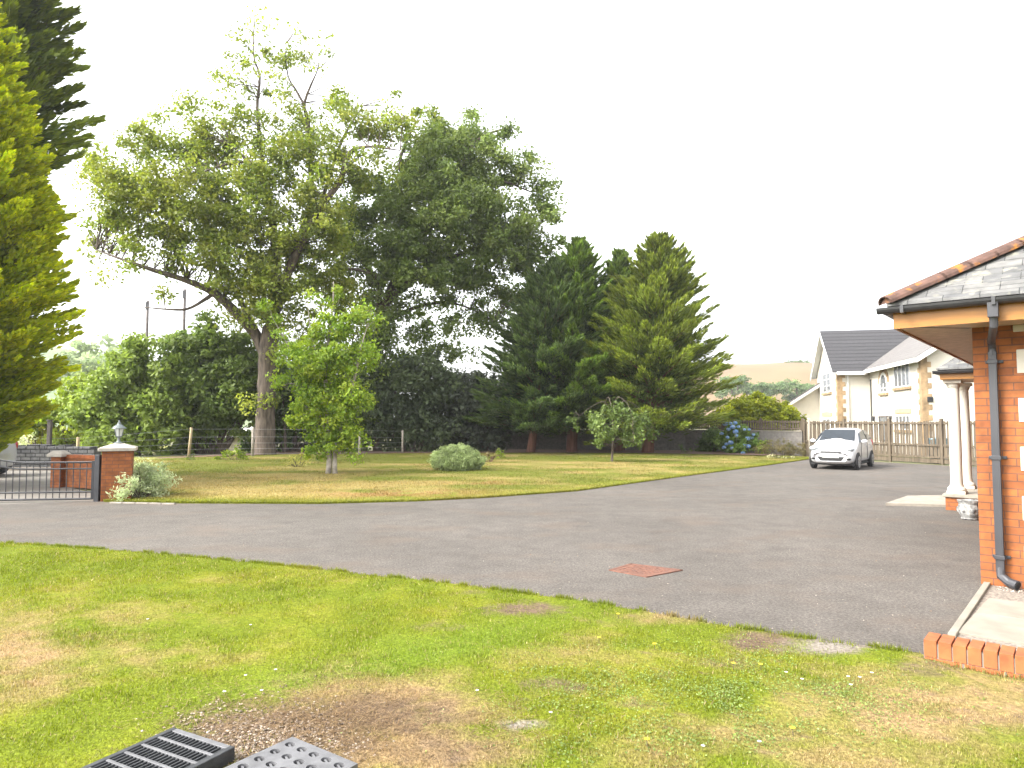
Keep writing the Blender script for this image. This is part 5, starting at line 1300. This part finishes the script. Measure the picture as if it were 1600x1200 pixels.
# broken lower stub and side limb on the rightmost trunk
# golden cypress and the dark conifer behind it at the left edge
gcx = P(-95, 690, 17.0); gcx.z = 0
GIN = [(.070, .100, .010), (.120, .158, .012), (.190, .220, .014)]
GTP = [(.200, .255, .010), (.300, .330, .012), (.400, .395, .016)]
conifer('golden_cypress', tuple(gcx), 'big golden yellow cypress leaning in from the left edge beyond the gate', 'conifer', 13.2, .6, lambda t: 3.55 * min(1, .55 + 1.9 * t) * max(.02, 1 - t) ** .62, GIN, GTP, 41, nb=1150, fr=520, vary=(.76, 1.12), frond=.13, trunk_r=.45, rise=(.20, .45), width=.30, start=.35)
dcx = P(-70, 690, 23.0); dcx.z = 0
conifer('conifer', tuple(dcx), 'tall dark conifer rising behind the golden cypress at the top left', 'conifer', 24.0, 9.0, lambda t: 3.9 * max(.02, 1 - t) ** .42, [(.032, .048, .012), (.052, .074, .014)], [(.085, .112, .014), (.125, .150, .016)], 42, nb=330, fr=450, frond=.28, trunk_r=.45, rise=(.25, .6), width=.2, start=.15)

# ------------------------------------------------------------------ hedge trees and shrubs
HG1 = [(.078, .110, .024), (.115, .155, .032), (.160, .200, .044)]
HG2 = [(.085, .125, .018), (.135, .180, .022), (.20, .23, .03)]
HG3 = [(.040, .064, .020), (.062, .094, .028), (.092, .125, .036)]
HOL = [(.034, .046, .026), (.050, .066, .032), (.075, .095, .042)]
def shrub(name, label, base_px, d, blobs, cols, seed, per_m3=6.0, size=.12, leaves=70, rc=.5, cat='shrub', group=None, bark=None):
    b_ = P(base_px, 700, d); b_.z = 0
    bl = [Bp(*a[:3], d + (a[3] if len(a) > 3 else 0), a[4] if len(a) > 4 else 1) for a in blobs]
    limbs = []
    for i, (c, r, dn) in enumerate(bl):
        s = Vector((b_.x + (c[0] - b_.x) * .25, b_.y + (c[1] - b_.y) * .3, -.05)); c = Vector(c)
        limbs.append(([tuple(s), tuple(s.lerp(c, .5) + Vector((0, 0, .1))), tuple(c)], [.09, .06, .02]))
    return broadleaf(name, tuple(b_), label, cat, limbs, bl, cols, bark or M['twig'], seed, per_m3=per_m3, clump_r=rc, leaves=leaves, size=size, twigs=160, twig_r=.014, group=group)
shrub('shrub', 'yellow green bush behind the gate, leftmost of the hedge', 110, 33, [(95, 645, 34), (70, 660, 24), (130, 620, 34), (120, 660, 36), (155, 600, 26), (100, 690, 22)], HG2, 51)
shrub('hedge_tree', 'rounded mid green hedge tree above the lantern pillar', 200, 31.5, [(190, 600, 46), (150, 640, 34), (215, 560, 36), (175, 655, 40), (230, 640, 44), (200, 690, 30), (245, 690, 26), (255, 590, 36), (215, 680, 34), (160, 690, 30), (260, 650, 40)], HG1, 52, cat='tree')
shrub('hedge_tree', 'darker green hedge tree left of the big pale trunk', 325, 33, [(300, 560, 42), (340, 560, 44), (300, 620, 46), (352, 615, 46), (320, 520, 26), (285, 540, 26), (290, 670, 30), (385, 590, 34), (390, 640, 28, 0, .8), (345, 655, 24), (280, 695, 22), (375, 545, 30), (300, 690, 26), (390, 620, 36), (385, 665, 22), (345, 640, 40), (320, 600, 50), (375, 590, 46), (330, 690, 16), (420, 600, 30)], [(.058, .088, .022), (.090, .126, .030), (.130, .168, .040)], 53, cat='tree')
shrub('shrub', 'leafy bush growing behind the base of the big pale trunk', 450, 34, [(440, 600, 40), (470, 640, 44, 1), (450, 680, 34, 1, .9), (480, 590, 36, 1), (500, 670, 34, 1), (550, 660, 44, 1), (540, 600, 40, 1), (560, 690, 26, 1), (430, 660, 34, 1), (500, 560, 30, 1, .6), (400, 690, 24, 1)], HG3, 54)
shrub('holly_bush', 'dark glossy evergreen bush behind the clipped round bush', 640, 34.2, [(615, 600, 36), (660, 590, 38), (600, 650, 40), (650, 650, 46), (690, 610, 36), (620, 690, 26), (670, 692, 26), (585, 600, 26), (690, 670, 36)], HOL, 55, per_m3=6.0, size=.115, leaves=80, rc=.48)
shrub('holly_bush', 'very dark evergreen bush beside the leftmost conifer', 745, 34.4, [(735, 615, 36), (765, 620, 34), (720, 660, 40), (765, 660, 40), (735, 695, 24), (775, 690, 24), (710, 620, 34), (790, 640, 34, .6), (700, 690, 24)], [(.034, .040, .031), (.046, .055, .037), (.064, .075, .046)], 56, per_m3=6.0, size=.115, leaves=80, rc=.48)
shrub('golden_hedge', 'big rounded yellow green hedge behind the fence right of the conifers', 1190, 37.5, [(1150, 650, 28), (1185, 645, 30), (1215, 650, 26), (1240, 655, 17), (1190, 660, 30), (1125, 658, 18), (1165, 633, 14)], [(.085, .105, .010), (.150, .175, .012), (.230, .235, .016)], 57, per_m3=34, size=.085, rc=.26)

def gbush(name, label, px, py, blobs, cols, seed, cat='bush', **kw):
    b_ = G(px, py); d = b_.y
    bl = [Bp(x, y, r, d + (o if o else 0), 1, 1, rz) for x, y, r, o, rz in blobs]
    return bush(name, tuple(b_ + Vector((0, 0, .03))), label, cat, bl, cols, seed, **kw)
LAV = [(.13, .165, .065), (.20, .24, .105), (.28, .32, .16)]
gbush('clipped_bush', 'neatly clipped round grey green bush on the far lawn', 714, 738, [(714, 716, 36, .3, .56), (690, 720, 20, .3, .8), (738, 720, 20, .3, .8), (714, 722, 38, .3, .42)], LAV, 61, size=.036, clump_r=.10, leaves=50, per_m3=480, slim=.38)
gbush('variegated_bush', 'silvery variegated sprawling bush beside the brick gate pillar', 222, 780, [(222, 750, 36, .4, .7), (246, 745, 26, .4, .8), (194, 768, 22, -.45, .6), (200, 755, 20, -.4, .6), (210, 740, 26, .3, .7), (250, 768, 18, .2, .6), (222, 765, 34, .2, .5), (215, 737, 20, .5, .6)], [(.14, .18, .08), (.24, .28, .15), (.42, .44, .28)], 62, size=.042, clump_r=.13, leaves=40, per_m3=170, slim=.28)
hyd = gbush('hydrangea', 'hydrangea bush covered in blue flower heads in front of the fence', 1150, 711, [(1150, 680, 20, 0, .9), (1135, 690, 16, 0, .9), (1170, 690, 16, 0, .9), (1150, 697, 24, 0, .5), (1148, 667, 12, 0, .7)], [(.055, .095, .025), (.085, .135, .030), (.13, .18, .04)], 63, size=.075, clump_r=.2, leaves=44, per_m3=60)
hD = G(1150, 711).y; gh = np.random.default_rng(3)
BLU = [(.15, .27, .48), (.22, .37, .60), (.34, .46, .64), (.46, .50, .58)]
for (x_, y_) in ((1134, 664), (1141, 661), (1150, 660), (1157, 665), (1146, 668), (1152, 673), (1162, 668), (1169, 668), (1139, 673), (1137, 683), (1140, 690), (1134, 694), (1150, 679), (1166, 684), (1174, 686), (1178, 679), (1162, 696), (1131, 701), (1160, 708), (1170, 697), (1128, 676), (1145, 700)):
    c = np.array(P(x_, y_, hD - .62 + abs(x_ - 1150) * .008)); k = 90
    d_ = nrm(gh.standard_normal((k, 3))); sz = gh.uniform(.08, .13); c = c + gh.standard_normal(3) * .05; p = c + d_ * sz * np.array([1, 1, .75]) * gh.uniform(.75, 1.1, (k, 1)); t_ = nrm(np.cross(d_, gh.standard_normal((k, 3)))); b_ = np.cross(d_, t_)
    v, cc_ = quads(p, t_ * .034 * sz / .1, b_ * .034 * sz / .1, palette(k, BLU, gh, .12) * gh.uniform(.8, 1.15))
    raw_mesh('flower_head', v, 4, cc_, LEAF, hyd)
gbush('shrub', 'dull green shrub immediately left of the blue hydrangea', 1112, 709, [(1110, 690, 18, .2, .9), (1100, 698, 12, .2, .9), (1120, 684, 14, .2, .9), (1112, 680, 12, .2, .7)], HG3, 64, size=.06, clump_r=.2, leaves=50, per_m3=70)
gbush('heather', 'low brownish heather mound between the hydrangea and the white car', 1222, 714, [(1205, 700, 18, .3, .7), (1225, 699, 20, .3, .7), (1243, 703, 18, .3, .6), (1190, 702, 14, .3, .7), (1256, 708, 10, .2, .6)], [(.060, .065, .022), (.10, .085, .035), (.14, .11, .05)], 65, size=.035, clump_r=.13, leaves=50, per_m3=70, slim=.3)
gbush('shrub', 'light green leafy plant at the right foot of the hydrangea', 1192, 713, [(1190, 697, 10, 0, 1.2), (1197, 704, 9, 0, .9), (1185, 706, 8, 0, .7)], HG2, 66, size=.05, clump_r=.15, leaves=30, per_m3=60)
gbush('shrub', 'small reddish brown shrub against the right side of the clipped bush', 763, 726, [(763, 714, 10, .2, .9), (757, 720, 8, .2, .7)], [(.075, .045, .03), (.11, .07, .04), (.10, .10, .035)], 67, size=.045, clump_r=.12, leaves=34, per_m3=80)
gbush('shrub', 'small bright green plant right of the reddish brown shrub', 779, 719, [(778, 708, 9, 0, .9), (785, 712, 7, 0, .7)], HG2, 68, size=.05, clump_r=.14, leaves=30, per_m3=60)
gbush('grass_clump', 'arching yellow green grass clump left of the young tree', 467, 733, [(467, 720, 15, 0, .7), (455, 726, 9, 0, .6), (480, 726, 9, 0, .6)], [(.13, .13, .03), (.20, .19, .05), (.27, .25, .08)], 69, cat='plant', size=.085, clump_r=.15, leaves=24, per_m3=50, slim=.12, up=.1)
gbush('shrub', 'low leafy weeds under the wire fence just left of the big trunk', 368, 722, [(352, 711, 12, .2, .8), (370, 708, 14, .2, .8), (385, 713, 9, .2, .8), (340, 716, 9, .1, .7)], HG2, 70, size=.06, clump_r=.16, leaves=30, per_m3=40)
gbush('fern', 'dark low fern growing against the grey block wall', 1066, 711, [(1066, 701, 8, .2, .8), (1076, 704, 7, .2, .7)], HG3, 71, cat='plant', size=.06, clump_r=.13, leaves=26, per_m3=70, slim=.25)
gbush('shrub', 'pale flowering garden bush behind the stone wall at the far left', 34, 716, [(34, 678, 14, 0, .6), (22, 684, 10, 0, .6), (45, 684, 9, 0, .5), (34, 695, 14, 0, .9)], [(.20, .24, .10), (.36, .38, .24), (.52, .52, .40)], 72, size=.05, clump_r=.16, leaves=36, per_m3=40)
gbush('shrub', 'bright yellow green garden bush under the golden cypress', 62, 712, [(15, 655, 18, 0, 1), (62, 676, 17, 1, .7), (90, 680, 15, 1, .7), (45, 660, 17, 1, .8), (95, 694, 13, 1, .8), (66, 694, 14, 1, .7)], [(.13, .15, .015), (.22, .23, .02), (.32, .30, .03)], 73, size=.075, clump_r=.22, leaves=50, per_m3=45)
gbush('lily_tuft', 'dark strappy leaves at the foot of the leaning timber post', 298, 722, [(298, 716, 7, 0, .8)], HG3, 74, cat='plant', size=.09, clump_r=.12, leaves=30, per_m3=120, slim=.1, up=0)
gbush('low_plants', 'pale low edging plants between the heather and the driveway end', 1225, 718, [(1214, 714, 6, 0, .5), (1226, 715, 7, 0, .5), (1240, 715, 6, 0, .5), (1204, 715, 6, 0, .4)], [(.14, .15, .05), (.24, .23, .12), (.36, .33, .22)], 75, cat='plants', size=.04, clump_r=.09, leaves=24, per_m3=160)

# ------------------------------------------------------------------ thin haze added round the whole place, lifts the darks like lens glare
hz = MB(); hz.box((0, 450, 19), (1900, 1400, 54))
hm_ = bpy.data.materials.new('haze'); hm_.use_nodes = True; hn = hm_.node_tree.nodes
hn.remove(hn['Principled BSDF'])
pv = hn.new('ShaderNodeVolumePrincipled'); pv.inputs['Density'].default_value = 0.00045; pv.inputs['Color'].default_value = (.95, .96, 1, 1); pv.inputs['Anisotropy'].default_value = 0.2
hm_.node_tree.links.new(pv.outputs[0], hn['Material Output'].inputs['Volume'])
ho = hz.build('haze', hm_); ho['kind'] = 'stuff'
